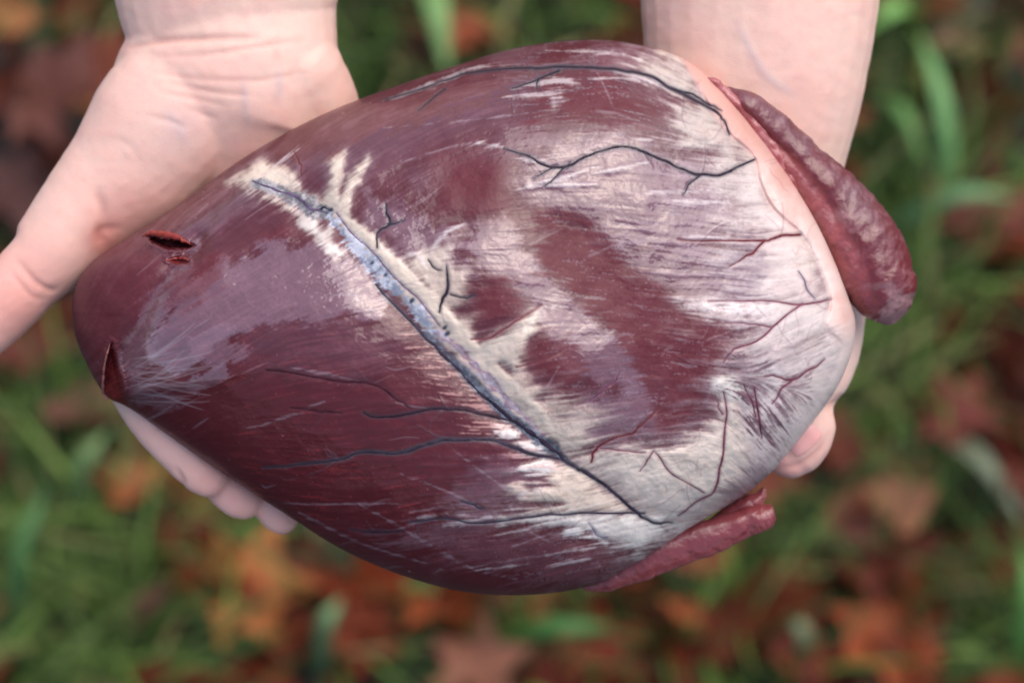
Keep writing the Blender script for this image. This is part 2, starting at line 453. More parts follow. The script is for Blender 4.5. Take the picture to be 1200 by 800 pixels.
# thin pale scratches of the membrane
def scratch(pts, w, amt, c=(.42, .33, .36)):
    d, s = stroke_d(pts)
    mix(sstep(1.6, -1.2, d + 1.2 * N2 - w * (.3 + .6 * np.sin(np.pi * s)) - 1.2 * N2 * 0 - .5 * F1) * amt * sstep(-.7, .4, N2 + .5 * N1 + .25 * F1), c3(*c))
for pts, w in (([(525,522),(585,567),(628,592)],1.2),([(470,555),(530,578),(575,605),(610,618),(655,640)],1.3),([(420,590),(460,612),(520,648),(560,668),(605,678)],1.6),([(350,600),(420,635),(500,660)],1),
   ([(380,470),(330,490),(280,505)],1.5),([(300,590),(400,590),(470,590)],1),([(550,665),(610,655),(650,648)],1.2),([(160,500),(200,478),(270,455)],1.2),([(700,85),(712,110),(720,130)],1),([(668,405),(690,375)],1),([(590,400),(620,378),(636,362)],1),([(640,455),(655,430)],.8),([(690,300),(730,285),(780,288)],1.2),
   ([(450,150),(560,140),(640,130)],1),([(470,190),(540,170),(590,170)],1.2),([(400,330),(430,360),(460,370)],.8),([(350,330),(380,345),(420,345)],.8),([(480,600),(540,590),(600,585)],1),
   ([(600,640),(650,625),(700,632)],1),([(340,430),(390,440),(430,448)],1.4),([(690,470),(715,452)],1.6),([(760,480),(740,500)],.8),([(700,600),(650,625)],.8)):
    scratch(pts, w, .27)
for k in range(110):                                   # hundreds of hair-fine fibres lying along the muscle
    x, y = rng.uniform(90, 960), rng.uniform(60, 690)
    i, j = int(np.clip((y - CY0) * CS, 0, CH - 1)), int(np.clip((x - CX0) * CS, 0, CW - 1))
    L = rng.uniform(6, 22); a = ang[i, j] + rng.normal(0, .18)
    dx, dy = math.cos(a) * L, math.sin(a) * L
    bend = rng.normal(0, 3)
    d, s = stroke_d([(x - dx, y - dy), (x + bend, y - bend), (x + dx, y + dy)], n=3, pad=6)
    pale = rng.random() < .68
    mix(sstep(1.2, -.6, d - rng.uniform(.2, .9) * np.sin(np.pi * s)) * rng.uniform(.05, .2) * (d < 10), c3(.44, .34, .37) if pale else c3(.10, .02, .03))

thr = np.exp(-(fbm(PXg / 26, PYg / 26, 811, 3) / .035) ** 2) * sstep(.5, .9, fat) * sstep(-.2, .5, fbm(PXg / 50, PYg / 50, 821, 2))
mix(thr * .3, c3(.30, .12, .10))
flk = sstep(1.0, 2.0, F1 + .5 * GR + .4 * N2) * sstep(560, 640, PXg) * sstep(560, 480, PYg) * sstep(930, 860, PXg) * sstep(120, 180, PYg)
mix(flk * .38, c3(.10, .02, .024))
mix(sstep(1.2, 2.2, -F1 + .5 * GR + .4 * N2) * .14 * sstep(560, 640, PXg), c3(.42, .36, .40))
mix(sstep(2.9, 3.8, GR + .8 * N2 + .4 * N1) * .3, c3(.40, .28, .30))
for k in range(46):
    a = rng.uniform(-.75, .45); r0 = rng.uniform(4, 18); r1 = r0 + rng.uniform(14, 60)
    x0, y0 = 146, 446 + rng.uniform(-26, 26)
    d, q = stroke_d([(x0 + r0 * math.cos(a), y0 + r0 * math.sin(a)), (x0 + r1 * math.cos(a), y0 + r1 * math.sin(a) - 2), (x0 + r1 * 1.5 * math.cos(a), y0 + 1.5 * r1 * math.sin(a) - 6)], n=3, pad=6)
    mix(sstep(1.3, -.6, d - .8 * np.sin(np.pi * q)) * rng.uniform(.08, .26) * (d < 10), c3(.40, .30, .32))
# pink collar of fat round the base (its own part, raised)
COLL = [(772,58),(795,66),(812,92),(832,128),(856,160),(882,184),(890,215),(905,245),(937,274),(952,298),(962,320),(972,352),(968,385),(985,405),(975,440),(950,480),(920,525),(925,545),(1000,480),(1040,400),(1020,320),(960,210),(900,130),(850,80),(800,50)]
csd = poly_sd(COLL, True)
collar = sstep(-2.5, 2.5, csd + 1.2 * N2)
pinkc = c3(.55, .29, .235) + (c3(.69, .53, .47) - c3(.55, .29, .235)) * sstep(-.5, .9, N1 + (PYg - 250) / 160)[..., None]
mix(collar * sstep(470, 380, PYg + .0 * PXg), pinkc)
mix(collar * sstep(380, 470, PYg) * .5, c3(.64, .54, .48))
mix(collar * sstep(.25, .8, fbm(PXg / 34, PYg / 44, 91, 3) + .3 * N2) * sstep(430, 330, PYg) * .5, c3(.60, .28, .23))
wet = wet + (.3 - wet) * collar
dl, sl_s = stroke_d(COLL[:15])
crease = sstep(5, 0, dl) * sstep(470, 330, PYg)
mix(crease * .35, c3(.35, .25, .24))

# ---- relief, in photo pixels
gro, gs = stroke_d([(290,212),(345,235),(390,262),(440,325),(505,395),(570,460),(640,523),(700,560),(765,607),(800,618)], pad=200)
rel += -9 * np.exp(-(gro / 22) ** 2) * sstep(0, .15, gs) - 5 * np.exp(-(gro / 60) ** 2)
fatb = blur(fat, 4)
rel += 3.2 * fatb + .8 * blur(fat, 2)
rel += np.minimum(9, np.clip(csd + 3, 0, 40) ** .7 * 1.1) * sstep(480, 330, PYg) + 3 * sstep(0, 14, csd)
rel -= 3 * crease
ap, aps = stroke_d([(232,280),(205,310),(180,345),(160,385),(140,425)])
rel -= 8 * np.exp(-(ap / 12) ** 2)
rel += 9 * N3 + 2.6 * N1 + .10 * F3 + .07 * F2 + .035 * F1 + .3 * N2 + .03 * GR
rel += 1.5 * fatb * fbm(PXg / 22, PYg / 22, 55, 3) + .7 * fatb * fbm(PXg / 9, PYg / 9, 56, 2) + .05 * np.clip(wet, 0, 1) * F1
mp = sstep(.2, 1, fatb) * sstep(700, 760, PXg + PYg * .3)
rel += mp * 1.0 * N2
bl, bs = stroke_d([(630,255),(690,300),(760,380),(770,450)], pad=160)
rel -= 7 * np.exp(-(bl / 45) ** 2)
bl, bs = stroke_d([(545,300),(600,380),(640,440)], pad=160)
rel += 6 * np.exp(-(bl / 40) ** 2)

# ---- veins: a stain under each, later a tube on each
SL, RD, PU = (.032, .030, .038), (.13, .035, .038), (.17, .075, .09)
VEINS = [  # points, radius, colour
 ([(540,87),(600,80),(650,80),(720,83),(760,90),(790,105),(830,125),(845,140),(855,158)], [1.0,1.6,2.2,2.4,2.4,2.6,2.2,1.6,.8], SL),
 ([(790,105),(815,113),(836,124),(846,130)], [1.6,1.5,1.2,.6], SL),
 ([(450,117),(500,102),(540,88)], [.5,1.2,1.2], SL),
 ([(655,83),(630,92),(600,104)], [1.6,1.3,.5], SL), ([(631,92),(629,104)], [1.1,.6], SL),
 ([(522,104),(505,116),(490,130)], [.8,.9,.4], SL),
 ([(590,174),(620,185),(655,195),(690,183),(725,172),(750,175),(775,188),(800,200),(825,206),(850,202),(884,187)], [.6,1.6,2.2,2.0,2.2,2.2,2.4,2.2,2.6,2.4,1.2], SL),
 ([(820,206),(810,216),(801,228)], [1.4,1.1,.5], SL), ([(652,195),(636,203),(624,210)], [1.2,1,.5], SL), ([(668,192),(650,208),(638,219)], [1.3,1.1,.5], SL),
 ([(795,281),(850,283),(890,282),(912,277),(938,275)], [.5,1.0,1.4,2.0,1.6], RD), ([(896,282),(880,298),(855,312)], [1.6,1.6,.6], RD),
 ([(830,353),(880,351),(940,356),(973,351)], [.4,.9,1.2,.8], PU), ([(940,356),(905,383),(885,400),(860,410),(848,425)], [1.2,1.4,1.2,1.1,.6], PU),
 ([(850,378),(880,379),(903,383)], [.4,.8,.8], PU), ([(936,318),(945,335),(955,350)], [.5,.8,.4], (.15,.12,.15)),
 ([(966,421),(950,434),(930,444),(908,440),(896,441)], [.6,1.3,1.4,1.1,.5], PU), ([(932,443),(915,458),(905,473)], [1.3,1.4,.6], PU),
 ([(848,460),(851,482),(848,520),(842,555),(835,577),(812,592),(795,604)], [.7,1.1,1.6,1.7,1.4,1.0,.5], PU), ([(840,470),(847,485)], [.5,.9], PU),
 ([(884,455),(888,490),(893,512)], [1.2,1.6,.5], (.12,.045,.06)), ([(872,452),(880,470),(886,488)], [.7,1,.8], (.12,.045,.06)),
 ([(693,541),(698,527),(712,516),(738,509),(752,497),(772,478)], [1.3,1.8,1.6,1.2,1.1,.5], RD), ([(703,525),(725,527),(756,530)], [.6,.9,.3], PU),
 ([(768,530),(790,555),(825,577)], [.5,.6,.5], PU), ([(766,528),(758,540),(750,552)], [.7,.7,.4], PU),
 ([(523,312),(526,335),(518,350),(515,366)], [.9,2.3,2.0,1.1], SL), ([(528,345),(540,349),(556,346)], [.8,1.1,.6], SL),
 ([(442,290),(443,274),(455,263),(453,250),(452,240)], [1.2,1.4,1.9,1.5,.6], SL), ([(455,263),(465,262),(474,258)], [1.2,.9,.5], SL),
 ([(690,470),(712,455),(722,446),(726,436)], [.9,1.3,1.1,.5], (.14,.06,.09)),
 ([(552,398),(577,394),(610,375),(634,358)], [.6,1.2,1.2,.5], (.16,.05,.055)), ([(605,430),(635,422),(660,410)], [.6,1,.4], (.13,.04,.045)),
 ([(345,178),(352,193),(353,206)], [.5,.9,.5], RD), ([(502,305),(508,312),(516,317)], [.8,1.2,.5], SL),
 ([(605,494),(585,489),(560,482),(530,480),(500,480),(470,486),(438,488),(425,483)], [3,3.6,3,3.2,2.8,2.6,2.2,.8], (.032,.022,.03)),
 ([(480,478),(460,463),(440,450),(405,446),(350,438),(312,434)], [.8,2.4,2.4,2,1.6,.6], (.05,.012,.018)),
 ([(400,484),(370,480),(340,478)], [.6,1.1,.5], (.05,.012,.018)),
 ([(655,537),(625,531),(600,523),(575,516),(545,515),(512,517),(480,527),(450,530),(415,530),(395,539),(350,544),(308,548)], [2.6,4,4.2,3.4,3.4,3.2,3.6,2.8,2.4,2.0,1.4,.6], (.04,.042,.052)),
 ([(755,601),(720,600),(680,600),(640,602),(600,607),(560,612),(520,607),(480,612)], [1.4,1.6,1.6,1.6,1.5,1.3,1,.4], (.045,.045,.06)),
 ([(565,596),(552,591),(540,587)], [1.8,1.8,.6], (.045,.045,.06)), ([(470,622),(440,624),(410,620)], [1.6,2,.6], (.05,.03,.04)),
 ([(690,613),(700,625),(712,632)], [.4,.9,.4], (.25,.24,.26)),
 # the long vein of the groove
 ([(296,212),(320,222),(345,231),(362,243),(378,248)], [1.2,2.4,3,3.4,2.4], (.12,.13,.17)),
 ([(370,247),(380,244),(388,247)], [1.2,2.0,.8], (.02,.02,.03)), ([(360,252),(372,247),(384,250)], [1,1.6,1], (.045,.045,.06)),
 ([(440,333),(462,358),(482,376),(500,397),(516,412),(535,428),(555,450),(575,470),(598,492),(622,508),(645,524),(662,538),(690,555),(715,573),(735,590),(752,604),(770,611),(788,612)], [1.4,2.0,2.2,2.4,2.8,3.0,3.4,3.6,4.4,5,5,4,3.2,2.6,2.4,2.2,1.6,.7], (.042,.045,.058)),
 ([(394,250),(410,270),(432,290),(450,312),(472,334),(490,352),(515,382)], [.5,.9,1.1,1.1,1.1,1.0,.4], (.22,.16,.2)),
]
VEINS = [(p_, [q * (.8 if vc_ == SL else .62 if vc_[0] < .06 and r_[0] < 4.2 and max(r_) < 4.9 else .82) for q in r_], vc_) for p_, r_, vc_ in VEINS]
def wander(p_):
    c = catmull(p_, 5); k = np.arange(len(c)) * .9 + c[0, 0] * 3.1; e = np.minimum(1, np.minimum(np.arange(len(c)), np.arange(len(c))[::-1]) / 4)
    c = c + np.stack([fbm(k / 4, k * 0 + c[0, 1], 701, 3), fbm(k / 4, k * 0 + c[0, 1], 711, 3)], 1) * (3.2 * e)[:, None]
    return [tuple(q) for q in c]
VEINS = [(wander(p_), r_, vc_) for p_, r_, vc_ in VEINS]
TWIGS = []
vr = np.random.default_rng(41)
for pts, rad, vc in list(VEINS):
    c = catmull(pts, 6)
    L = np.hypot(*np.diff(c, axis=0).T).sum()
    for k in range(int(L / 55)):
        i = vr.integers(2, len(c) - 2); t = c[i + 1] - c[i - 1]; a = math.atan2(t[1], t[0]) + vr.choice([-1, 1]) * vr.uniform(.4, 1.1)
        p = c[i].copy(); w = [tuple(p)]
        for q in range(vr.integers(2, 5)):
            a += vr.normal(0, .25); p = p + np.array([math.cos(a), math.sin(a)]) * vr.uniform(6, 13); w.append(tuple(p))
        TWIGS.append((w, max(.25, .32 * np.interp(i / len(c), np.linspace(0, 1, len(rad)), rad)), vc))
for k in range(34):
    x, y = vr.uniform(800, 970), vr.uniform(180, 590); a = vr.uniform(0, 6.28); w = [(x, y)]
    for q in range(vr.integers(3, 6)):
        a += vr.normal(0, .4); x += math.cos(a) * 7; y += math.sin(a) * 7; w.append((x, y))
    TWIGS.append((w, .3, PU))
for pts, r0, vc in TWIGS:
    d, s = stroke_d(pts, n=3, pad=8)
    mix(sstep(1.5, -.8, d - r0 * (1.15 - s) - .3 * N2) * .4 * (d < 10), np.array(vc) * 1.3 + .02)
    rel += .35 * np.exp(-(d / 1.2) ** 2) * (d < 10)
for pts, rad, vc in VEINS:
    d, s = stroke_d(pts, pad=40)
    r = np.interp(s, np.linspace(0, 1, len(rad)), rad)
    mix(sstep(4.0, -1.0, d - r * 1.0 - 1.2 * N2 - .3 * F1) * .5, np.array(vc) * 1.25 + .01)
    mv = sstep(1.3, -.6, d - r * .9 - .4 * N2) * (d < 900)
    mix(mv * .85, np.array(vc) * .8); wet = wet * (1 - .8 * mv)
    rel += -.8 * np.exp(-(d / (r * 2.4 + .6)) ** 2)
# bluish walls of the groove, with bright and dark flecks
def band(pts, w, ca, cb, amt, wv, sc=9, seed=77, k=2.0):
    global wet, fat
    d, q = stroke_d(pts); d = d + 3 * fbm(PXg / 14, PYg / 14, 99, 2) * 1.6
    bw = np.interp(q, np.linspace(0, 1, len(w)), w)
    m = sstep(2.5, -2.5, d - bw - k * N2 - k * .6 * F1) * (d < 900)
    t = sstep(-.5, .6, fbm(PXg / sc, PYg / sc, seed, 3) + .15 * GR + .2 * N2)[..., None]
    mix(m * amt, np.array(ca) + (np.array(cb) - np.array(ca)) * t)
    wet = wet + (wv - wet) * m; fat = np.maximum(fat, m * .9)
    return m, d, q
GB = 1
band([(292,213),(320,221),(345,231),(365,243),(385,252)], [3, 7, 9, 10, 6], (.09,.085,.095), (.34,.31,.31), .85, .7, 7, 71)
m_, d_, q_ = band([(388,256),(412,282),(434,306),(456,330),(482,356),(508,388)], [4, 7.5, 8, 6, 6, 4], (.20,.22,.29), (.60,.59,.64), .85, 1, 8, 77, 3.5)
mix(m_ * sstep(.35, .7, fbm(PXg / 12, PYg / 12, 79, 3)) * .7, c3(.50, .40, .36))
mix(m_ * sstep(.5, .8, fbm(PXg / 8, PYg / 8, 78, 3)) * .7, c3(.06, .07, .10))
band([(500,392),(530,420),(560,450),(590,480),(615,500),(640,520),(662,538)], [2, 3, 4.5, 6, 9, 9, 2], (.045,.05,.068), (.17,.185,.22), .85, .9, 6, 81)
m_, d_, q_ = band([(512,386),(545,416),(580,452),(612,486),(640,512)], [3, 5, 6, 5, 3], (.30,.20,.25), (.52,.46,.52), .8, .9, 7, 83)
mix(m_ * np.exp(-((d_ - 3.5) / 1.3) ** 2) * .6, c3(.20, .06, .08))
mix(sstep(3, -2, np.hypot(PXg - 645, (PYg - 522)) - 9 - 3 * N2) * .7, c3(.05, .055, .075))
for x, y, r in ((436,308,4),(452,322,4),(483,352,4),(521,384,4),(524,391,4.5),(376,246,4),(388,246,4)):
    dk = np.hypot((PXg - x) + (PYg - y) * .4, (PYg - y)) + 1.6 * N2
    mix(sstep(r, r - 3, dk), c3(.035, .04, .06)); rel -= 2 * np.exp(-(dk / 5) ** 2)

# ---- knife cuts at the tip
def cut(pts, depth, c):
    global rel, wet
    sd = poly_sd(pts) + 1.3 * N2 + .5 * F1 + .4 * GR
    m = sstep(-1.2, 1.6, sd)
    mix(m, c3(*c) * (1 + .5 * F1 * .5 + .3 * N2).clip(.3, 2)[..., None]); rel = rel - depth * sstep(-1, 5, sd); wet = wet * (1 - m * .6)
    lip = np.exp(-((sd + 2.5) / 2.5) ** 2); rel = rel + 2.0 * lip
    return m
cut([(172,276),(184,278),(200,281),(215,282),(229,288),(214,292),(196,292),(180,286)], 20, (.05, .005, .006))
cut([(196,304),(210,302),(221,305),(222,309),(208,309)], 6, (.10, .012, .012))
cut([(131,400),(136,420),(140,440),(145,458),(152,477),(138,484),(122,478),(118,455),(121,435),(126,415)], 18, (.12, .011, .011))

# ------------------------------------------------------------------ the heart: geometry
heart = empty('animal_heart', HC, (T, 0, 0))
tag(heart, 'large glossy dark red animal heart with white fat and blue veins held in two hands', 'heart')

NU, NV = 1100, 720
u, v = np.meshgrid(np.linspace(-1, 1, NU), np.linspace(-1, 1, NV))
dx = u * np.sqrt(1 - v * v / 2); dy = v * np.sqrt(1 - u * u / 2)
rho = np.minimum(np.hypot(dx, dy), 1); th = np.arctan2(dy * 325, dx * 470)
R0, S0 = .935, .985
f0 = math.asin(S0)
phi = np.where(rho < R0, np.arcsin(np.clip(rho / R0 * S0, 0, 1)), f0 + (rho - R0) / (1 - R0) * (math.radians(116) - f0))
s_ = np.sin(phi); Rr = Rout(th)
gpx = HCX + s_ * Rr * np.cos(th); gpy = HCY + s_ * Rr * np.sin(th)
base_up = HT * np.sqrt(np.clip(1 - s_ ** 2.2, 0, 1))
fade = np.where(phi < math.pi / 2, np.clip((1 - s_) / .03, 0, 1) ** .5 * .85 + .15, .1)
gz = np.where(phi <= math.pi / 2, base_up, HB * np.cos(phi)) + sample(rel, gpx, gpy) * fade
gco = Pn(gpx, gpy, gz)
gcol = np.dstack([np.clip(sample(col, gpx, gpy), 0.002, .85), np.clip(sample(wet, gpx, gpy), 0, 1)])
tu = np.gradient(gco, axis=1); tv = np.gradient(gco, axis=0)
gn = -np.cross(tu, tv); gn /= np.linalg.norm(gn, axis=-1, keepdims=True) + 1e-12
gi = np.arange(NU * NV).reshape(NV, NU)
quads = np.stack([gi[:-1, :-1], gi[1:, :-1], gi[1:, 1:], gi[:-1, 1:]], -1).reshape(-1, 4)
fc_px = gpx.ravel()[quads].mean(1); fc_py = gpy.ravel()[quads].mean(1)
f_col = sample(collar, fc_px, fc_py) > .5
f_col &= fc_py < 520
f_fat = (sample(fat, fc_px, fc_py) > .5) & ~f_col

def grid_part(name, mask, extra_co=None, extra_f=None):
    q = quads[mask]
    idx, inv = np.unique(q, return_inverse=True)
    co = gco.reshape(-1, 3)[idx]; cl = gcol.reshape(-1, 4)[idx]; nr = gn.reshape(-1, 3)[idx]; fcs = inv.reshape(-1, 4)
    if extra_co is not None:
        fcs = np.vstack([fcs, extra_f + len(co)]); co = np.vstack([co, extra_co[0]]); cl = np.vstack([cl, extra_co[1]]); nr = np.vstack([nr, extra_co[2]])
    return mesh_obj(name, co, fcs, M_TISSUE, heart, col=cl, normals=nr)

# underside, coarser, tucked inside the rim of the upper shell
bu, bv = 160, 48
bth = np.linspace(0, 2 * np.pi, bu, endpoint=False)[None, :] + np.zeros((bv, 1)); bph = np.linspace(math.radians(100), math.pi, bv)[:, None] + np.zeros((1, bu))
bs_ = np.sin(bph) * .995
bx = HCX + bs_ * Rout(np.arctan2(np.sin(bth), np.cos(bth))) * np.cos(bth); by = HCY + bs_ * Rout(np.arctan2(np.sin(bth), np.cos(bth))) * np.sin(bth)
bco = Pn(bx, by, HB * np.cos(bph))
bn = np.stack([np.cos(bth) * np.sin(bph), -np.sin(bth) * np.sin(bph), np.cos(bph) * 2], -1); bn /= np.linalg.norm(bn, axis=-1, keepdims=True)
bi = np.arange(bu * bv).reshape(bv, bu)
bq = np.stack([bi[:-1], bi[1:], np.roll(bi, -1, 1)[1:], np.roll(bi, -1, 1)[:-1]], -1).reshape(-1, 4)
bcl = np.zeros((bu * bv, 4)); bcl[:, :3] = MUS_A; bcl[:, 3] = .4
grid_part('muscle', ~(f_col | f_fat), (bco.reshape(-1, 3), bcl, bn.reshape(-1, 3)), bq)
grid_part('fat', f_fat)
grid_part('fat_collar', f_col)

def surf_z(px, py):
    z, s = swell(px, py)
    fd = np.clip((1 - np.minimum(s, 1)) / .03, 0, 1) ** .5 * .85 + .15
    return z + sample(rel, px, py) * fd

def tube(pts, rad, n_ring=8, sink=.34, flat=.5, jit=.16, wave=.15):
    c = catmull(pts, 7)
    r = np.interp(np.linspace(0, 1, len(c)), np.linspace(0, 1, len(rad)), rad)
    r = r * (1 + jit * np.sin(np.arange(len(c)) * 1.7 + rng.uniform(0, 6)))
    z = surf_z(c[:, 0], c[:, 1])
    p = Pn(c[:, 0], c[:, 1], z)
    t = np.gradient(p, axis=0); t /= np.linalg.norm(t, axis=1, keepdims=True)
    e = 2.0
    nx = surf_z(c[:, 0] + e, c[:, 1]) - surf_z(c[:, 0] - e, c[:, 1]); ny = surf_z(c[:, 0], c[:, 1] + e) - surf_z(c[:, 0], c[:, 1] - e)
    nr = np.stack([-nx / (2 * e), ny / (2 * e), np.ones(len(c))], 1); nr /= np.linalg.norm(nr, axis=1, keepdims=True)
    nr = nr - (nr * t).sum(1, keepdims=True) * t; nr /= np.linalg.norm(nr, axis=1, keepdims=True)
    b = np.cross(t, nr)
    a = np.arange(n_ring) / n_ring * 2 * np.pi
    sk = sink + wave * fbm(c[:, 0] / 9, c[:, 1] / 9, 61, 3)
    ctr = p - nr * (r * S * sk)[:, None]
    co = ctr[:, None] + (r * S)[:, None, None] * (np.cos(a)[None, :, None] * b[:, None] + flat * np.sin(a)[None, :, None] * nr[:, None])
    m = len(c); ii = np.arange(m * n_ring).reshape(m, n_ring); rr = np.roll(ii, -1, 1)
    f = np.stack([ii[:-1], rr[:-1], rr[1:], ii[1:]], -1).reshape(-1, 4)
    return co.reshape(-1, 3), f, c

for pts, rad, vc in VEINS:
    co, f, c = tube(pts, np.array(rad))
    nn_ = len(co) // 8
    jitter = (1 + .5 * fbm(np.repeat(c[:, 0], 8) / 7, np.repeat(c[:, 1], 8) / 7, 5, 3))[:, None]
    cl = np.ones((len(co), 4)); cl[:, :3] = np.array(vc)[None] * jitter * .7 * np.array([1.3, .8, 1.0]); cl[:, 3] = .08
    mesh_obj('vein', co, f, M_VEIN, heart, col=cl)

# red lips of the cuts
def lip(pts, rad, c):
    co, f, cc = tube(pts, np.array(rad), n_ring=10, sink=-.1, flat=1.0, jit=.2, wave=.3)
    cl = np.ones((len(co), 4)); cl[:, :3] = c; cl[:, 3] = .7
    mesh_obj('cut_flap', co, f, M_VEIN, heart, col=cl)
lip([(167,277),(178,274),(195,276),(212,280),(228,288)], [.6, 3.2, 4.6, 3.0, .6], (.23, .026, .018))
lip([(192,306),(205,303),(216,303),(222,306)], [.5, 1.6, 1.8, .6], (.20, .025, .022))
lip([(129,402),(124,420),(121,440),(121,458),(126,470)], [.5, 1.2, 1.6, 1.8, 1.0], (.33, .12, .10))

# ------------------------------------------------------------------ auricles: lobed flaps at the base
def sweep(name, secs, prof, bump, colf, seg=26, nr=120, parent=heart):
    """secs: px, py, z, half width, half height, tilt; prof: ring shape"""
    c = catmull(secs, seg)
    p = Pn(c[:, 0], c[:, 1], c[:, 2])
    t = np.gradient(p, axis=0); t /= np.linalg.norm(t, axis=1, keepdims=True)
    zz = np.array([0, 0, 1.0])
    b = np.cross(zz, t); b /= np.linalg.norm(b, axis=1, keepdims=True)
    n = np.cross(t, b)
    ca, sa = np.cos(c[:, 5])[:, None], np.sin(c[:, 5])[:, None]
    b, n = b * ca + n * sa, n * ca - b * sa
    a = np.linspace(0, 2 * np.pi, nr, endpoint=False)
    rx, rz = prof(a, np.linspace(0, 1, len(c)))
    co = p[:, None] + S * (c[:, 3][:, None, None] * rx[..., None] * b[:, None] + c[:, 4][:, None, None] * rz[..., None] * n[:, None])
    rad = co - p[:, None]; rad /= np.linalg.norm(rad, axis=-1, keepdims=True) + 1e-9
    px = co[..., 0] / S + 600; py = 400 - co[..., 1] / S
    sv, av = np.meshgrid(np.linspace(0, 1, len(c)), a, indexing='ij')
    co = co + rad * (bump(px, py, sv, av) * S)[..., None]
    ii = np.arange(co.shape[0] * nr).reshape(-1, nr); rr = np.roll(ii, -1, 1)
    f = np.stack([ii[:-1], ii[1:], rr[1:], rr[:-1]], -1).reshape(-1, 4)
    return mesh_obj(name, co.reshape(-1, 3), f, M_AURICLE, parent, col=colf(px, py, sv, av).reshape(-1, 4))

def round_prof(a, s):
    return np.cos(a)[None] + 0 * s[:, None], np.sin(a)[None] + 0 * s[:, None]

def aur_bump(px, py, s, a):
    e = fbm(px / 9 + py / 40, py / 13, 301, 4) * 1.9 * sstep(-.1, .5, s) + fbm(px / 44, py / 44, 311, 3) * 5
    # one long gutter that parts the near ridge from the grey back
    return (e - 4 * np.exp(-((a - 2.3) / .25) ** 2) * sstep(.98, .6, s) * sstep(.0, .1, s)) * sstep(0, .06, s) * sstep(1, .96, s)
def aur_col(px, py, s, a):
    m = np.zeros(px.shape + (4,)); base = c3(.12, .015, .019)
    k = fbm(px / 16, py / 16, 321, 4); k2 = fbm(px / 40, py / 40, 331, 3)
    m[..., :3] = base
    def mx(w, c): m[..., :3] += (c3(*c) - m[..., :3]) * np.clip(w, 0, 1)[..., None]
    mx(sstep(0, .8, k) * .55, (.11, .014, .018))
    mx(sstep(.1, .7, -k) * .45, (.36, .19, .19))
    mx(sstep(2.0, 2.4, a) * sstep(4.2, 3.6, a) * sstep(1, .5, s) * (.55 + .4 * k), (.34, .085, .085))
    # the far flank is grey and dull
    grey = sstep(2.1, 1.6, a) + sstep(5.2, 5.6, a)
    mx(grey * sstep(-.5, .5, k2 + .25) * .45 * sstep(.75, .45, s), (.15, .085, .098))
    mx(sstep(.1, .5, fbm(px / 20, py / 14, 341, 3) + .6 * sstep(.8, .97, s)) * sstep(.66, .9, s) * .5, (.34, .22, .22))
    mx(sstep(.15, .6, fbm(px / 8, py / 8, 342, 3)) * .22, (.34, .17, .18))
    mx(sstep(.1, .6, fbm(px / 13, py / 10, 343, 3)) * .5, (.09, .010, .014))
    m[..., 3] = .75
    return m
AUR = [(q[0], q[1], q[2] + 4, q[3] * .93, q[4], -.38 * min(1, i / 3) * (1 if i < 7 else .6)) for i, q in enumerate([(850,106,4,6,6,0),(872,122,8,19,16,0),(903,153,0,25,20,0),(935,186,-6,32,26,-.1),(968,224,-10,40,32,-.15),(996,263,-12,50,38,-.2),(1018,303,-12,52,40,-.2),(1032,336,-12,46,36,-.15),(1040,362,-12,32,26,0),(1044,380,-12,6,6,0)])]
sweep('auricle', AUR, round_prof, aur_bump, aur_col)['label'] = 'long lumpy red auricle flap beside the fat collar'

LIP = [(q[0] - 6 + 3 * (i > 6), q[1] + 3, q[2] - 3, q[3], q[4], 0) for i, q in enumerate([(834,90,22,3,4,0),(846,98,22,7,8,0),(866,116,20,9,11,0),(892,147,14,11,13,0),(918,184,8,12,14,0),(942,222,3,13,15,0),(962,258,0,13,15,0),(980,292,-2,12,13,0),(996,318,-4,8,9,0),(1006,334,-8,3,3,0)])]
def lip_col(px, py, s, a):
    m = np.zeros(px.shape + (4,)); k = fbm(px / 9, py / 9, 351, 4)[..., None]
    m[..., :3] = c3(.27, .05, .05) + (c3(.40, .16, .16) - c3(.27, .05, .05)) * np.clip(.4 + k, 0, 1) * (.5 + .5 * sstep(.2, .7, s))[..., None]
    m[..., 3] = .9
    return m
sweep('auricle_lip', LIP, round_prof, lambda px, py, s, a: (fbm(px / 7, py / 7, 361, 3) * 1.8 + fbm(px / 18, py / 18, 371, 2) * 3) * sstep(0, .06, s) * sstep(1, .93, s), lip_col, nr=56, seg=16)['label'] = 'bright red glossy lip along the inner edge of the flap'

def aur2_bump(px, py, s, a):
    cr = np.abs(np.sin(s * 46 + 2 * fbm(px / 30, py / 30, 411, 3)))
    return (fbm(px / 10, py / 10, 401, 4) * 1.0 + fbm(px / 30, py / 30, 402, 3) * 3 - 1.0 * (1 - cr) ** 4 * sstep(1.2, 2.2, a)) * sstep(0, .05, s) * sstep(1, .97, s)
def aur2_col(px, py, s, a):
    m = np.zeros(px.shape + (4,)); k = fbm(px / 14, py / 14, 421, 4)
    m[..., :3] = c3(.20, .038, .042)
    def mx(w, c): m[..., :3] += (c3(*c) - m[..., :3]) * np.clip(w, 0, 1)[..., None]
    mx(sstep(0, .8, k) * .5, (.10, .012, .016))
    mx(sstep(1.9, 2.4, a) * sstep(3.6, 3.0, a) * (.5 + .4 * k), (.36, .10, .10))
    mx(sstep(.2, .7, -k) * .3, (.3, .15, .15))
    m[..., 3] = .8
    return m
AUR2 = [(684,688,-34,4,4,0),(708,680,-30,13,11,.3),(742,664,-26,20,15,.4),(780,648,-24,23,17,.4),(820,633,-24,23,17,.4),(858,619,-24,20,16,.3),(884,609,-24,17,15,.2),(896,605,-24,15,14,.1),(903,602,-24,12,12,0),(907,601,-24,9,9,0)]
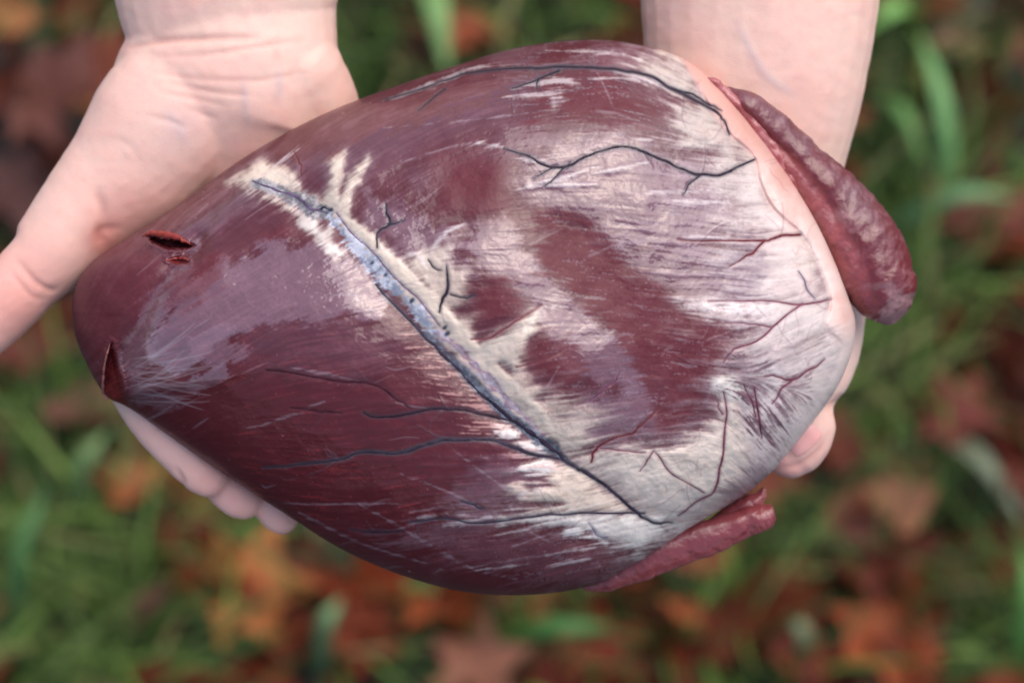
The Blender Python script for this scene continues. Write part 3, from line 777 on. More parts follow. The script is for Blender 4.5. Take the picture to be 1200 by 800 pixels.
sweep('auricle', AUR2, round_prof, aur2_bump, aur2_col)['label'] = 'crinkled red auricle flap at the lower edge'
FLAP = [(830,615,-40,5,6,0),(855,603,-36,11,10,0),(878,592,-34,13,12,0),(890,582,-34,8,9,0),(896,572,-34,3,3,0)]
sweep('auricle_lobe', FLAP, round_prof, lambda px, py, s, a: fbm(px / 10, py / 10, 431, 3) * 2 * sstep(0, .1, s) * sstep(1, .9, s), aur2_col, nr=48, seg=12)

# ------------------------------------------------------------------ the two arms
def loft_bm(bm, secs, seg=6, nr=28):
    """rounded tapering limb through sections px, py, z, half width, half thickness"""
    c = catmull(secs, seg)
    p = Pn(c[:, 0], c[:, 1], c[:, 2]); hw = c[:, 3] * S; hz = c[:, 4] * S
    t = np.gradient(p, axis=0); t /= np.linalg.norm(t, axis=1, keepdims=True)
    # rounded ends
    P, W, Z, TT = [], [], [], []
    for q in (80, 60, 40, 20):
        k = math.cos(math.radians(q)); e = math.sin(math.radians(q))
        P.append(p[0] - t[0] * e * min(hw[0], hz[0])); W.append(hw[0] * k); Z.append(hz[0] * k); TT.append(t[0])
    for i in range(len(p)):
        P.append(p[i]); W.append(hw[i]); Z.append(hz[i]); TT.append(t[i])
    for q in (20, 40, 60, 80):
        k = math.cos(math.radians(q)); e = math.sin(math.radians(q))
        P.append(p[-1] + t[-1] * e * min(hw[-1], hz[-1])); W.append(hw[-1] * k); Z.append(hz[-1] * k); TT.append(t[-1])
    rings = []
    zz = np.array([0, 0, 1.0])
    for pp, w, z, tt in zip(P, W, Z, TT):
        b = np.cross(zz, tt); b /= np.linalg.norm(b); n = np.cross(tt, b)
        rings.append([bm.verts.new(pp + b * w * math.cos(a) + n * z * math.sin(a)) for a in np.linspace(0, 2 * np.pi, nr, endpoint=False)])
    for r0, r1 in zip(rings[:-1], rings[1:]):
        for i in range(nr):
            bm.faces.new((r0[i], r0[(i + 1) % nr], r1[(i + 1) % nr], r1[i]))
    bm.faces.new(rings[0][::-1]); bm.faces.new(rings[-1])

def skin_material():
    m, nt, p = nodemat('bare_skin')
    a = attr(nt, 'col')
    nt.links.new(a.outputs['Color'], p.inputs['Base Color'])
    p.inputs['Roughness'].default_value = .5
    p.inputs['Specular IOR Level'].default_value = .35
    p.inputs['Subsurface Weight'].default_value = .35
    p.inputs['Subsurface Radius'].default_value = (1.0, .35, .2)
    p.inputs['Subsurface Scale'].default_value = .004
    tc = nt.nodes.new('ShaderNodeTexCoord')
    vo = nt.nodes.new('ShaderNodeTexVoronoi'); vo.inputs['Scale'].default_value = 1300; vo.feature = 'DISTANCE_TO_EDGE'
    nt.links.new(tc.outputs['Object'], vo.inputs['Vector'])
    b1 = nt.nodes.new('ShaderNodeBump'); b1.inputs['Strength'].default_value = .18; b1.inputs['Distance'].default_value = .0003
    nt.links.new(vo.outputs['Distance'], b1.inputs['Height'])
    nz = nt.nodes.new('ShaderNodeTexNoise'); nz.inputs['Scale'].default_value = 220; nz.inputs['Detail'].default_value = 5
    nt.links.new(tc.outputs['Object'], nz.inputs['Vector'])
    b2 = nt.nodes.new('ShaderNodeBump'); b2.inputs['Strength'].default_value = .2; b2.inputs['Distance'].default_value = .0006
    nt.links.new(nz.outputs['Fac'], b2.inputs['Height']); nt.links.new(b1.outputs['Normal'], b2.inputs['Normal'])
    nt.links.new(b2.outputs['Normal'], p.inputs['Normal'])
    return m
M_SKIN = skin_material()
person = empty('person', HC, (T, 0, 0))
tag(person, 'person with bare forearms reaching in from above, cupping the heart in both hands', 'person')

def arm(lofts, creases, tints, label, smooth_it=6):
    bm = bmesh.new()
    for l in lofts:
        loft_bm(bm, l)
    me = bpy.data.meshes.new('arm')
    bmesh.ops.recalc_face_normals(bm, faces=bm.faces)
    bm.to_mesh(me); bm.free()
    o = bpy.data.objects.new('arm', me); C.objects.link(o)
    r = o.modifiers.new('r', 'REMESH'); r.mode = 'VOXEL'; r.voxel_size = .0008
    s = o.modifiers.new('s', 'SMOOTH'); s.factor = .5; s.iterations = smooth_it
    dg = bpy.context.evaluated_depsgraph_get()
    m2 = bpy.data.meshes.new_from_object(o.evaluated_get(dg))
    o.modifiers.clear(); o.data = m2; bpy.data.meshes.remove(me); m2.name = 'arm'
    n = len(m2.vertices)
    co = np.zeros(n * 3); m2.vertices.foreach_get('co', co); co = co.reshape(-1, 3)
    nr = np.zeros(n * 3, np.float32); m2.vertex_normals.foreach_get('vector', nr); nr = nr.reshape(-1, 3)
    k = 1 - co[:, 2] / S / DP
    px = co[:, 0] / k / S + 600; py = 400 - co[:, 1] / k / S
    top = sstep(-.15, .2, nr[:, 2])
    cl = np.ones((n, 4)); cl[:, :3] = c3(.70, .455, .365)
    def mx(w, c): cl[:, :3] += (c3(*c) - cl[:, :3]) * np.clip(w, 0, 1)[:, None]
    k1 = fbm(px / 45, py / 45, 501, 4); k2 = fbm(px / 12, py / 12, 511, 3)
    mx(sstep(-.2, .8, k1) * .55, (.68, .36, .30)); mx(sstep(0, .8, -k1) * .5, (.68, .49, .39))
    mx(sstep(.1, .8, k2) * .2, (.64,.27,.22)); k3 = fbm(px / 5, py / 5, 521, 3); mx(sstep(.1, .7, k3) * .12, (.58,.25,.2)); mx(sstep(0, .7, fbm(px / 28, py / 28, 531, 3)) * .2, (.56,.42,.38))
    near = (py > -60)
    disp = k1 * 1.2 + k2 * .5
    for x, y, rx, amt, c in tints:
        mx(np.exp(-((px - x) ** 2 + (py - y) ** 2) / rx ** 2) * amt, c)
    for pts, w, dep, amt, c in creases:
        d = np.full(n, 1e4); s_a = np.zeros(n)
        sel = near & (nr[:, 2] > -.1)
        dd, ss = stroke_d(pts, px[sel], py[sel])
        d[sel] = dd; s_a[sel] = ss
        tp = np.sin(np.pi * np.clip(s_a * .94 + .03, 0, 1)) ** .5
        g = np.exp(-(d / w) ** 2) * tp
        disp = disp - dep * g
        mx(g * amt, c)
    co = co + nr * (disp * S)[:, None]
    m2.vertices.foreach_set('co', co.astype(np.float32).ravel())
    a = m2.attributes.new('col', 'FLOAT_COLOR', 'POINT'); a.data.foreach_set('color', cl.astype(np.float32).ravel())
    m2.polygons.foreach_set('use_smooth', np.ones(len(m2.polygons), bool))
    m2.materials.clear(); m2.materials.append(M_SKIN)
    sb = o.modifiers.new('soft', 'SUBSURF'); sb.levels = 0; sb.render_levels = 1
    m2.update()
    o.parent = person
    o['label'] = label
    return o

CR, BL = (.48, .20, .16), (.42, .34, .36)
# arm on the picture's left: palm up, thumb to the left, fingertips below the heart
arm([
 [(250,-1100,-60,190,160),(254,-600,-60,178,150),(258,-250,-60,158,125),(262,-80,-60,142,98),(267,0,-62,134,86),(270,25,-66,126,80),(275,36,-70,118,72)],
 [(277,0,-70,121,80),(278,45,-64,120,82),(275,85,-62,127,84),(262,120,-70,140,84),(262,200,-105,152,72),(262,300,-165,158,60),(262,400,-205,158,52)],
 [(245,85,-50,82,60),(200,140,-50,92,70),(158,195,-52,82,66),(112,240,-48,66,58),(70,285,-40,54,50)],
 [(122,232,-44,58,54),(72,287,-34,50,48),(36,323,-28,43,42),(10,350,-26,43,42),(-35,392,-26,40,38),(-75,425,-26,34,30)],
 [(345,90,-60,62,62),(370,140,-90,56,60),(372,240,-140,55,55)],
 [(175,330,-170,46,44),(150,400,-110,36,35),(158,452,-60,32,31),(182,493,-38,30,29),(209,524,-33,29,28),(238,552,-32,28,26),(246,559,-32,25,23)],
 [(230,360,-190,44,42),(212,440,-160,34,32),(228,510,-105,29,28),(262,563,-62,27,26),(280,582,-54,26,24),(287,587,-54,23,21)],
 [(300,370,-200,44,42),(285,450,-175,33,32),(294,530,-120,27,26),(317,587,-76,24,23),(329,604,-68,22,21),(333,607,-68,20,18)],
 [(365,360,-190,42,40),(372,450,-190,35,34),(380,520,-160,31,30),(388,575,-130,27,26)],
], [
 ([(148,56),(190,48),(240,45),(300,44)], 4, 3.5, .5, CR), ([(180,66),(235,64),(300,55),(345,48)], 3, 1.4, .3, CR),
 ([(180,84),(230,92),(300,94),(360,84)], 3, 1.2, .25, CR), ([(188,108),(235,117),(268,126)], 3, 1.1, .25, CR), ([(200,98),(250,108),(290,112)], 3, 1.6, .2, CR),
 ([(170,135),(200,142),(215,150)], 3, 1.5, .15, CR), ([(215,125),(240,135),(255,140)], 3, 1.2, .12, CR),
 ([(285,90),(288,120),(290,145)], 5, -.8, .4, BL), ([(325,80),(327,100),(326,118)], 5, -.8, .42, BL), ([(195,130),(208,148),(215,165)], 6, -.6, .38, BL),
 ([(112,225),(120,245),(122,262)], 6, 3, .3, CR), ([(22,308),(42,330),(60,340),(66,338)], 3.5, 2.8, .4, CR), ([(15,322),(35,345),(52,352)], 3, 1.6, .25, CR),
 ([(120,285),(118,272),(134,266)], 7, 4, .5, (.42, .13, .10)), ([(322,55),(324,85)], 5, 1.5, .12, CR), ([(130,160),(150,170),(165,190)], 3, .8, .1, CR),
 ([(206,548),(213,560),(216,568)], 3, 2.4, .35, CR), ([(180,505),(192,498)], 3, 1.5, .2, CR),
], [(40,320,70,.6,(.66,.32,.26)),(20,370,60,.7,(.66,.27,.22)),(100,190,70,.3,(.70,.40,.32)),(250,200,120,.25,(.62,.34,.28)),(140,260,40,.4,(.58,.24,.19)),(200,530,70,.9,(.78,.44,.36)),(250,570,34,.7,(.80,.38,.31)),(285,595,32,.7,(.80,.38,.31)),(335,615,32,.7,(.80,.39,.32)),(350,30,60,.25,(.55,.42,.34)),(210,150,30,.25,BL),(160,262,40,.5,(.56,.25,.20)),(200,236,36,.4,(.58,.27,.21)),(250,205,36,.4,(.58,.28,.22)),(300,170,36,.35,(.58,.29,.23)),(360,140,36,.3,(.6,.31,.25)),(120,282,22,.7,(.42,.13,.10)),(230,90,60,.25,(.70,.38,.31)),(395,70,30,.25,(.70,.40,.33))],  # fingertip tints brightened against shade; heart-edge tints redden skin and paint contact shade
 'arm with open palm, spread thumb and fingertips under the tip of the heart')

# arm on the picture's right: mostly behind the heart, thumb along the right edge
RA = arm([
 [(890,-1100,-110,195,165),(890,-600,-110,185,155),(890,-250,-110,168,135),(890,-80,-108,154,118),(890,0,-105,146,110),(886,70,-104,138,102),(877,140,-108,131,94),(868,200,-118,123,84),(862,260,-135,118,74)],
 [(866,200,-130,118,74),(858,280,-165,138,62),(845,360,-195,150,54),(835,430,-215,150,50)],
 [(925,230,-120,60,56),(955,300,-112,58,52),(968,350,-96,50,48),(970,385,-84,44,43)],
 [(966,340,-96,46,44),(972,385,-82,42,41),(962,428,-72,41,39),(946,460,-64,38,35),(939,480,-58,39,35),(937,500,-52,44,36),(926,523,-52,42,33),(920,531,-52,35,27)],
 [(920,390,-205,42,40),(915,450,-200,36,34),(880,500,-170,32,31),(850,540,-130,29,28)],
 [(855,410,-215,42,40),(845,490,-205,36,34),(815,540,-170,32,31),(790,580,-130,29,28)],
 [(795,410,-215,42,40),(770,490,-205,35,34),(745,540,-170,31,30),(720,575,-140,28,27)],
 [(740,400,-210,38,36),(700,470,-200,32,31),(680,520,-170,28,28),(665,560,-150,25,24)],
], [
 ([(865,25),(880,60),(900,90),(930,110)], 5, -.8, .45, BL), ([(992,466),(980,473),(964,476)], 4, 5, .4, CR), ([(988,462),(972,468)], 3, 1.5, .25, CR),
 ([(905,548),(935,545),(960,528),(972,508)], 4, 2.0, .3, CR), ([(760,60),(800,75),(850,85)], 10, -.5, .08, CR),
], [(940,125,40,.35,(.68,.30,.24)),(880,60,110,.3,(.64,.42,.34)),(940,530,50,.45,(.66,.30,.26)),(915,560,26,.5,(.64,.24,.20)),(1000,420,40,.3,(.72,.55,.46)),(800,60,60,.2,(.60,.42,.34))],
 'arm behind the heart with its thumb along the white right edge')

# thumbnail, a curved plate set in the thumb
m, nt, p = nodemat('fingernail_plate')
p.inputs['Base Color'].default_value = (.68, .33, .29, 1); p.inputs['Roughness'].default_value = .28
p.inputs['Subsurface Weight'].default_value = .2; p.inputs['Subsurface Scale'].default_value = .002
add_bump(nt, p, 300, .15, .0003)
NLc = (943, 516); na = math.atan2(27, -32); ta = np.array([math.cos(na), math.sin(na)]); nb = np.array([-ta[1], ta[0]])
gu, gv = np.meshgrid(np.linspace(-1, 1, 17), np.linspace(-1, 1, 25))
hl, hw = 24, 14 
sx = gv * hl; sy = gu * hw * np.clip(1 - np.abs(gv) ** 3, .03, 1) ** .45
npx = NLc[0] + ta[0] * sx + nb[0] * sy; npy = NLc[1] + ta[1] * sx + nb[1] * sy
dep_ = bpy.context.evaluated_depsgraph_get()
rv = RA.data
from mathutils.bvhtree import BVHTree
bvh = BVHTree.FromPolygons([v_.co for v_ in rv.vertices], [tuple(q.vertices) for q in rv.polygons])
def ray_z(x, y):
    o_ = Vector((0, 0, D)); t_ = Vector(Pn(x, y, 0.0)) - o_
    h = bvh.ray_cast(o_, t_.normalized())
    return h[0] if h[0] else None
pts_ = []
last = None
for x, y, uu, vv in zip(npx.ravel(), npy.ravel(), gu.ravel(), gv.ravel()):
    h = ray_z(x, y)
    if h is None: h = last if last is not None else Vector(Pn(x, y, -30))
    last = h
    rim = max(abs(uu), abs(vv)) ** 4
    pts_.append(np.array(h) + np.array([0, 0, (1 - rim) * 3.0 - 1.2]) * S)
pts_ = np.array(pts_)
ni = np.arange(pts_.shape[0]).reshape(25, 17)
nf = np.stack([ni[:-1, :-1], ni[:-1, 1:], ni[1:, 1:], ni[1:, :-1]], -1).reshape(-1, 4)
nail = mesh_obj('fingernail', pts_, nf, m, RA)

# ------------------------------------------------------------------ the ground behind
camp = HC + NN * D
def G(px, py, h=0.0):
    """where the sight line of a photo pixel meets the ground at height h"""
    tgt = HC + Vector((1, 0, 0)) * ((px - 600) * S) + UP * (-(py - 400) * S)
    d = tgt - camp
    k = (h - camp.z) / d.z
    return camp + d * k

m, nt, p = nodemat('damp_soil')
tc = nt.nodes.new('ShaderNodeTexCoord')
nz = nt.nodes.new('ShaderNodeTexNoise'); nz.inputs['Scale'].default_value = 14; nz.inputs['Detail'].default_value = 8
nt.links.new(tc.outputs['Object'], nz.inputs['Vector'])
cr = nt.nodes.new('ShaderNodeValToRGB')
cr.color_ramp.elements[0].position = .35; cr.color_ramp.elements[0].color = (.006, .004, .003, 1)
cr.color_ramp.elements[1].position = .7; cr.color_ramp.elements[1].color = (.03, .014, .008, 1)
e = cr.color_ramp.elements.new(.55); e.color = (.010, .011, .004, 1)
nt.links.new(nz.outputs['Fac'], cr.inputs['Fac']); nt.links.new(cr.outputs['Color'], p.inputs['Base Color'])
p.inputs['Roughness'].default_value = .8
gxx, gyy = np.meshgrid(np.concatenate([[-120, -20, -4], np.linspace(-1.4, 1.4, 90), [4, 20, 120]]), np.concatenate([[-120, -20, -4], np.linspace(-1.2, 1.8, 90), [4, 20, 120]]))
gzz = .012 * fbm(gxx * 6, gyy * 6, 601, 3) * (np.abs(gxx) < 2) * (np.abs(gyy) < 2)
ii = np.arange(gxx.size).reshape(gxx.shape)
gf = np.stack([ii[:-1, :-1], ii[:-1, 1:], ii[1:, 1:], ii[1:, :-1]], -1).reshape(-1, 4)
tag(mesh_obj('ground', np.stack([gxx, gyy, gzz], -1).reshape(-1, 3), gf, m), 'dark damp woodland ground under leaves and grass', kind='structure')

# grass
m, nt, p = nodemat('grass_blade_green')
a = attr(nt, 'col'); nt.links.new(a.outputs['Color'], p.inputs['Base Color'])
p.inputs['Roughness'].default_value = .5; p.inputs['Specular IOR Level'].default_value = .2
M_GRASS = m
GREEN = [(100,20,60,1),(430,20,80,1),(500,60,40,.6),(420,100,60,1),(600,70,50,.7),(640,25,40,.6),(720,20,40,1),(1045,60,70,1.2),(1090,200,60,1),(1040,250,70,1.2),(1020,330,60,1),(1040,440,80,1.5),(1100,330,60,1),(1180,240,40,.8),
 (30,480,60,.8),(60,560,80,1),(60,660,110,1.4),(120,760,120,1.3),(200,640,50,.8),(390,750,50,.9),(200,690,30,.6),(570,760,55,.9),(650,750,50,.8),(760,735,45,.8),(850,770,60,.9),(1010,700,45,1),(1110,650,55,.8),(1130,740,50,.7),(1190,760,50,1),(910,590,50,.8),(870,660,30,.5),(330,560,60,.6),(1150,590,40,.5),(200,20,60,.6)]
def blade(x, y, L, w, az, lean, bend, z0=0, n=6, fold=.35):
    c, l, r = [], [], []
    dirx, diry = math.cos(az), math.sin(az)
    pos = np.array([x, y, z0]); tilt = lean
    P_, W_ = [], []
    for i in range(n + 1):
        t = i / n
        P_.append(pos.copy()); W_.append(w * (1 - t ** 2.2) * .5 * min(1, .5 + t * 3) + .0002)
        st = L / n
        pos = pos + np.array([dirx * math.sin(tilt), diry * math.sin(tilt), math.cos(tilt)]) * st
        tilt += bend / n
    sd = np.array([-diry, dirx, 0])
    V = []
    for q, ww in zip(P_, W_):
        V += [q - sd * ww + np.array([0, 0, ww * fold]), q, q + sd * ww + np.array([0, 0, ww * fold])]
    F = []
    for i in range(n):
        b = 3 * i
        F += [(b, b + 1, b + 4, b + 3), (b + 1, b + 2, b + 5, b + 4)]
    return V, F
gv_, gf_, gc_ = [], [], []
tot = sum(g[3] * g[2] ** 1.3 for g in GREEN)
for gx, gy, gr, gw in GREEN:
    clump = G(gx, gy)
    for k in range(int(1900 * gw * gr ** 1.3 / tot)):
        q = G(gx + random.gauss(0, gr * .58), gy + random.gauss(0, gr * .58))
        L = random.uniform(.06, .19); w = random.uniform(.0022, .007)
        V, F = blade(q.x, q.y, L, w, random.uniform(0, 6.28), random.uniform(.1, 1.0), random.uniform(.3, 1.5))
        b = len(gv_); gv_ += V; gf_ += [tuple(i + b for i in f) for f in F]
        t = random.random(); dry = random.random() < .08
        cc = (.20, .17, .07) if dry else (.030 + .15 * t ** 3, .055 + .22 * t ** 3, .012 + .045 * t ** 3)
        gc_ += [cc + (1,)] * len(V)
for k in range(160):                                # thin spread between the leaves and past the frame
    q = G(random.uniform(-500, 1700), random.uniform(-400, 1200))
    V, F = blade(q.x, q.y, random.uniform(.04, .12), random.uniform(.002, .006), random.uniform(0, 6.28), random.uniform(.2, 1.2), random.uniform(.2, 1.4))
    b = len(gv_); gv_ += V; gf_ += [tuple(i + b for i in f) for f in F]; t = random.random()
    gc_ += [(.03 + .05 * t, .07 + .08 * t, .016 + .02 * t, 1)] * len(V)
tag(mesh_obj('grass', np.array(gv_), np.array(gf_), M_GRASS, col=np.array(gc_)), 'short green grass growing through the fallen leaves', 'grass', kind='stuff')

def big_blade(px, py, px2, py2, w, colr, label, h=.10):
    a0, b0 = G(px, py, .005), G(px2, py2, h)
    mid = (a0 + b0) / 2 + Vector((0, 0, .05))
    c = catmull([tuple(a0), tuple(mid), tuple(b0)], 10)
    t = np.gradient(c, axis=0); sd = np.stack([-t[:, 1], t[:, 0], 0 * t[:, 0]], 1); sd /= np.linalg.norm(sd, axis=1, keepdims=True)
    s = np.linspace(0, 1, len(c)); ww = (w * (1 - s ** 3) * (.6 + .4 * np.minimum(1, s * 4)) * .5 + .0003)[:, None]
    V = np.stack([c - sd * ww + [0, 0, .3] * ww, c, c + sd * ww + [0, 0, .3] * ww], 1).reshape(-1, 3)
    F = []
    for i in range(len(c) - 1):
        b = 3 * i; F += [(b, b + 1, b + 4, b + 3), (b + 1, b + 2, b + 5, b + 4)]
    o = mesh_obj('grass_blade', V, np.array(F), M_GRASS, col=np.tile(np.array(colr + (1,)), (len(V), 1)))
    o.modifiers.new('thick', 'SOLIDIFY').thickness = .0006
    return tag(o, label, 'grass blade', 'broad grass blades behind the heart')
big_blade(1108,300,1078,40,.017,(.13,.27,.09), 'broad upright green blade right of the right arm')
big_blade(1078,45,1010,40,.018,(.16,.33,.08), 'short bright blade beside the right forearm at the top')
big_blade(1010,290,1190,230,.015,(.10,.20,.08), 'long green blade crossing level below the right arm')
big_blade(1060,500,1200,615,.017,(.13,.15,.09), 'pale grey green blade slanting down near the tan leaf')
big_blade(375,800,400,700,.015,(.11,.19,.08), 'bluish green blade at the bottom edge under the fingertips')
big_blade(500,-20,525,90,.024,(.14,.25,.08), 'green blade between two orange leaves above the heart')
big_blade(560,770,720,735,.015,(.05,.13,.03), 'dark green blade lying flat below the middle of the heart')
big_blade(940,800,925,720,.014,(.14,.18,.09), 'pale blade standing at the bottom right of the middle')
big_blade(90,640,130,500,.014,(.10,.17,.06), 'pale green blade left of the fingertips')
big_blade(20,780,60,560,.014,(.05,.13,.04), 'tall dark green blade in the lower left corner')
big_blade(1180,800,1198,640,.016,(.09,.22,.05), 'bright blade at the lower right border')
big_blade(1000,120,1085,200,.013,(.09,.19,.05), 'thin green blade slanting beside the right wrist')

# fallen leaves
m, nt, p = nodemat('wet_fallen_leaf')
oi = nt.nodes.new('ShaderNodeObjectInfo')
tc = nt.nodes.new('ShaderNodeTexCoord')
nz = nt.nodes.new('ShaderNodeTexNoise'); nz.inputs['Scale'].default_value = 45; nz.inputs['Detail'].default_value = 5
nt.links.new(tc.outputs['Object'], nz.inputs['Vector'])
mxn = nt.nodes.new('ShaderNodeMix'); mxn.data_type = 'RGBA'; mxn.blend_type = 'MULTIPLY'; mxn.inputs['Factor'].default_value = .8
cr = nt.nodes.new('ShaderNodeValToRGB'); cr.color_ramp.elements[0].position = .35; cr.color_ramp.elements[0].color = (.45, .32, .25, 1); cr.color_ramp.elements[1].position = .62; cr.color_ramp.elements[1].color = (1, 1, 1, 1)
nt.links.new(nz.outputs['Fac'], cr.inputs['Fac'])
nt.links.new(oi.outputs['Color'], mxn.inputs['A']); nt.links.new(cr.outputs['Color'], mxn.inputs['B'])
nt.links.new(mxn.outputs['Result'], p.inputs['Base Color'])
p.inputs['Roughness'].default_value = .45; p.inputs['Specular IOR Level'].default_value = .25
add_bump(nt, p, 90, .4, .002)
M_LEAF = m

def leaf_mesh(kind, seed):
    r = random.Random(seed)
    if kind == 'maple':
        prof = [(-90,.10),(-62,.50),(-45,.42),(-20,.88),(-8,.55),(12,.62),(30,1.0),(48,.62),(62,.60),(90,1.18)]
    elif kind == 'oak':
        prof = [(-90,.35),(-60,.42),(-35,.62),(-15,.40),(5,.55),(22,.38),(45,.62),(60,.48),(75,.85),(90,1.0)]
    else:
        prof = [(-90,.75),(-60,.62),(-30,.55),(0,.52),(30,.58),(60,.75),(80,.95),(90,1.12)]
    half = [(math.radians(a), d * r.uniform(.92, 1.08)) for a, d in prof]
    ring = [(math.cos(a) * d, math.sin(a) * d) for a, d in half] + [(-math.cos(a) * d, math.sin(a) * d) for a, d in half[::-1][1:-1]]
    bm = bmesh.new(); n = len(ring); rings = []
    cx, cy = 0, -.1
    for f in (.33, .68, 1.0):
        row = []
        for x, y in ring:
            X, Y = cx + (x - cx) * f, cy + (y - cy) * f
            z = .16 * math.sin(3.1 * X + seed) * f + .14 * abs(X) * f + .10 * math.sin(5 * Y + seed * 2) * f + .22 * f ** 3 * r.uniform(-.5, 1)
            row.append(bm.verts.new((X, Y, z)))
        rings.append(row)
    c0 = bm.verts.new((cx, cy, 0))
    for i in range(n):
        j = (i + 1) % n
        bm.faces.new((c0, rings[0][i], rings[0][j]))
        for a_, b_ in zip(rings[:-1], rings[1:]):
            bm.faces.new((a_[i], b_[i], b_[j], a_[j]))
    y0 = ring[0][1]
    st = [(-.02, y0, .01), (.02, y0, .01), (.05, y0 - .6, .08), (.02, y0 - .6, .1)]
    bm.faces.new([bm.verts.new(q) for q in st])
    bmesh.ops.recalc_face_normals(bm, faces=bm.faces)
    for f in bm.faces: f.smooth = True
    me = bpy.data.meshes.new('fallen_leaf'); bm.to_mesh(me); bm.free(); me.materials.append(M_LEAF)
    return me
LM = [leaf_mesh('maple', 1), leaf_mesh('maple', 2), leaf_mesh('oak', 3), leaf_mesh('beech', 4), leaf_mesh('beech', 5)]
def leaf(px, py, sz, colr, kind, label, rz=None, tilt=.35, h=.03, group='fallen leaves in the grass'):
    o = bpy.data.objects.new('fallen_leaf', LM[kind]); C.objects.link(o)
    o.location = G(px, py, h); s = sz * .00070 * .5
    o.scale = (s, s, s)
    o.rotation_euler = (random.gauss(0, tilt * 1.5), random.gauss(0, tilt * 1.5), random.uniform(0, 6.28) if rz is None else rz)
    o.color = tuple(colr) + (1,)
    return tag(o, label, 'leaf', group)
BIG = [(285,690,130,(.46,.20,.05),0,'bright orange leaf below the fingertips of the palm up hand'),
 (1012,612,120,(.50,.29,.16),3,'tan orange leaf below the thumb at the right'),
 (545,45,95,(.26,.075,.022),1,'orange brown leaf above the top edge of the heart'),
 (482,62,60,(.30,.12,.08),3,'small pinkish leaf between the left wrist and the heart'),
 (560,790,110,(.36,.19,.12),0,'pale tan leaf at the bottom edge of the picture'),
 (520,715,120,(.30,.085,.025),1,'rust brown leaf just below the lowest part of the heart'),
 (700,775,110,(.26,.05,.018),0,'dark rust leaf at the bottom middle'),
 (760,690,120,(.36,.13,.045),2,'orange brown leaf under the lower auricle flap'),
 (900,700,130,(.36,.11,.04),0,'reddish leaf right of the lower auricle flap'),
 (1050,745,130,(.36,.10,.025),1,'bright rust leaf near the lower right corner'),
 (1170,545,120,(.13,.03,.02),0,'dark red leaf at the right border'),
 (1060,550,110,(.17,.06,.045),2,'dull brown leaf beside the thumb'),
 (1155,260,120,(.17,.05,.03),0,'brown leaf behind the tall green blade'),
 (1160,130,140,(.33,.10,.035),1,'rust leaf in the upper right beside the green blade'),
 (1190,40,120,(.16,.04,.03),0,'dark leaf in the top right corner'),
 (1120,50,70,(.34,.24,.16),3,'pale beige leaf near the top right'),
 (1185,400,120,(.20,.06,.03),2,'brown leaf at the right border beside the auricle'),
 (1110,480,90,(.16,.035,.022),0,'dark red leaf right of the thumb'),
 (60,110,140,(.14,.06,.045),0,'dull brown leaf left of the left wrist'),
 (95,125,45,(.40,.18,.05),3,'small orange leaf beside the left wrist'),
 (45,215,140,(.075,.035,.03),1,'very dark leaf above the spread thumb'),
 (10,15,80,(.38,.19,.06),3,'orange leaf cut by the top left corner'),
 (170,560,70,(.34,.12,.03),3,'small rust leaf left of the index fingertip'),
 (430,690,110,(.28,.07,.022),1,'dark orange leaf below the heart left of its lowest point'),
 (350,740,80,(.22,.07,.03),2,'brown leaf beside the bright orange leaf'),
 (110,470,80,(.15,.08,.05),3,'brown leaf below the cut tip of the heart'),
 (740,25,70,(.40,.17,.03),3,'yellow orange leaf left of the right forearm'),
 (20,420,90,(.14,.04,.02),0,'dark red leaf below the thumb at the left border'),
 (640,790,90,(.20,.05,.025),2,'brown leaf touching the bottom edge'),
 (170,720,70,(.13,.07,.06),3,'greyish brown leaf among the grass at lower left'),
 (1130,660,80,(.14,.03,.022),2,'dark red leaf among the grass at lower right'),
 (830,640,80,(.30,.10,.04),3,'brown leaf beneath the lower auricle flap'),
 (860,745,90,(.30,.08,.03),1,'rust leaf at the bottom right of the middle'),
 (960,770,80,(.16,.045,.03),3,'dark brown leaf at the bottom right')]
for i, (x, y, sz, cc, kd, lb) in enumerate(BIG):
    leaf(x, y, sz * 1.3, [cc[0] * .78, cc[1] * .62, cc[2] * .58] if cc[0] > .29 else [cc[0] * .85, cc[1] * .62, cc[2] * .55], kd, lb, h=.055 + .03 * random.random())
GP = np.array(GREEN)
n_ = 0
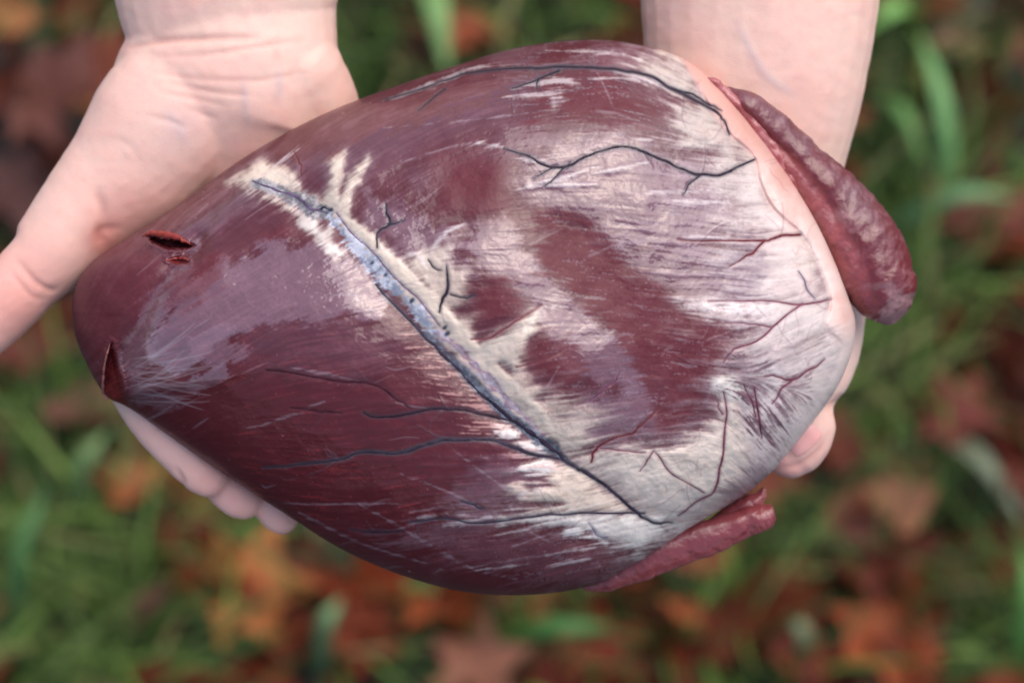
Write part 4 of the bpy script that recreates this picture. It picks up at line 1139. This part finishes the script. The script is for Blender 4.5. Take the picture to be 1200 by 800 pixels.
ZONES = [(60,60,'in the top left corner'),(70,200,'left of the left wrist'),(470,50,'above the heart between the wrists'),(640,30,'beside the right forearm at the top'),(1060,90,'just right of the right forearm'),(1150,60,'near the top right corner'),
 (1150,220,'right of the broad upright blade'),(1110,330,'right of the auricle flap'),(1180,400,'at the right border halfway down'),(1060,450,'right of the thumb'),(1120,560,'below the pale slanting blade'),(1000,660,'below the tan orange leaf'),(1170,680,'at the lower right border'),
 (1090,780,'in the lower right corner'),(930,740,'right of the bottom middle'),(800,720,'below the lower auricle flap'),(660,750,'below the middle of the heart'),(500,760,'left of the bottom middle'),(400,720,'right of the bright orange leaf'),(270,770,'under the bright orange leaf'),(120,780,'in the lower left corner'),
 (60,640,'at the lower left border'),(180,640,'left of the bright orange leaf'),(110,520,'left of the index fingertip'),(30,480,'at the left border under the thumb'),(320,640,'below the ring fingertip')]
SHAPE = ['lobed', 'lobed', 'wavy edged', 'oval', 'oval']
seen = set()
while n_ < 240:
    x, y = random.uniform(-60, 1260), random.uniform(-60, 860)
    g = (GP[:, 3] * np.exp(-((GP[:, 0] - x) ** 2 + (GP[:, 1] - y) ** 2) / (GP[:, 2] * .8) ** 2)).sum()
    if random.random() < g * 1.0: continue
    inside = 130 < x < 990 and ((x - 545) / 430) ** 2 + ((y - 385) / 290) ** 2 < .8
    if inside: continue
    t = random.random(); d = random.uniform(.5, 1.15); kd = random.randrange(5); sz = random.uniform(70, 140)
    tone = ('dark brown' if t < .35 else 'rust brown' if t < .7 else 'reddish orange') if d > .75 else ('blackish brown' if t < .5 else 'deep red brown')
    zone = min(ZONES, key=lambda q: (q[0] - x) ** 2 + (q[1] - y) ** 2)[2]
    lb = f"{'small' if sz < 95 else 'medium'} {tone} {SHAPE[kd]} leaf {zone}"
    if lb in seen: continue
    seen.add(lb)
    leaf(x, y, sz, (d * (.07 + .20 * t), d * (.016 + .034 * t), d * (.008 + .005 * t)), kd,
         lb, h=.03 + .04 * random.random(), group='small leaves of the litter')
    n_ += 1
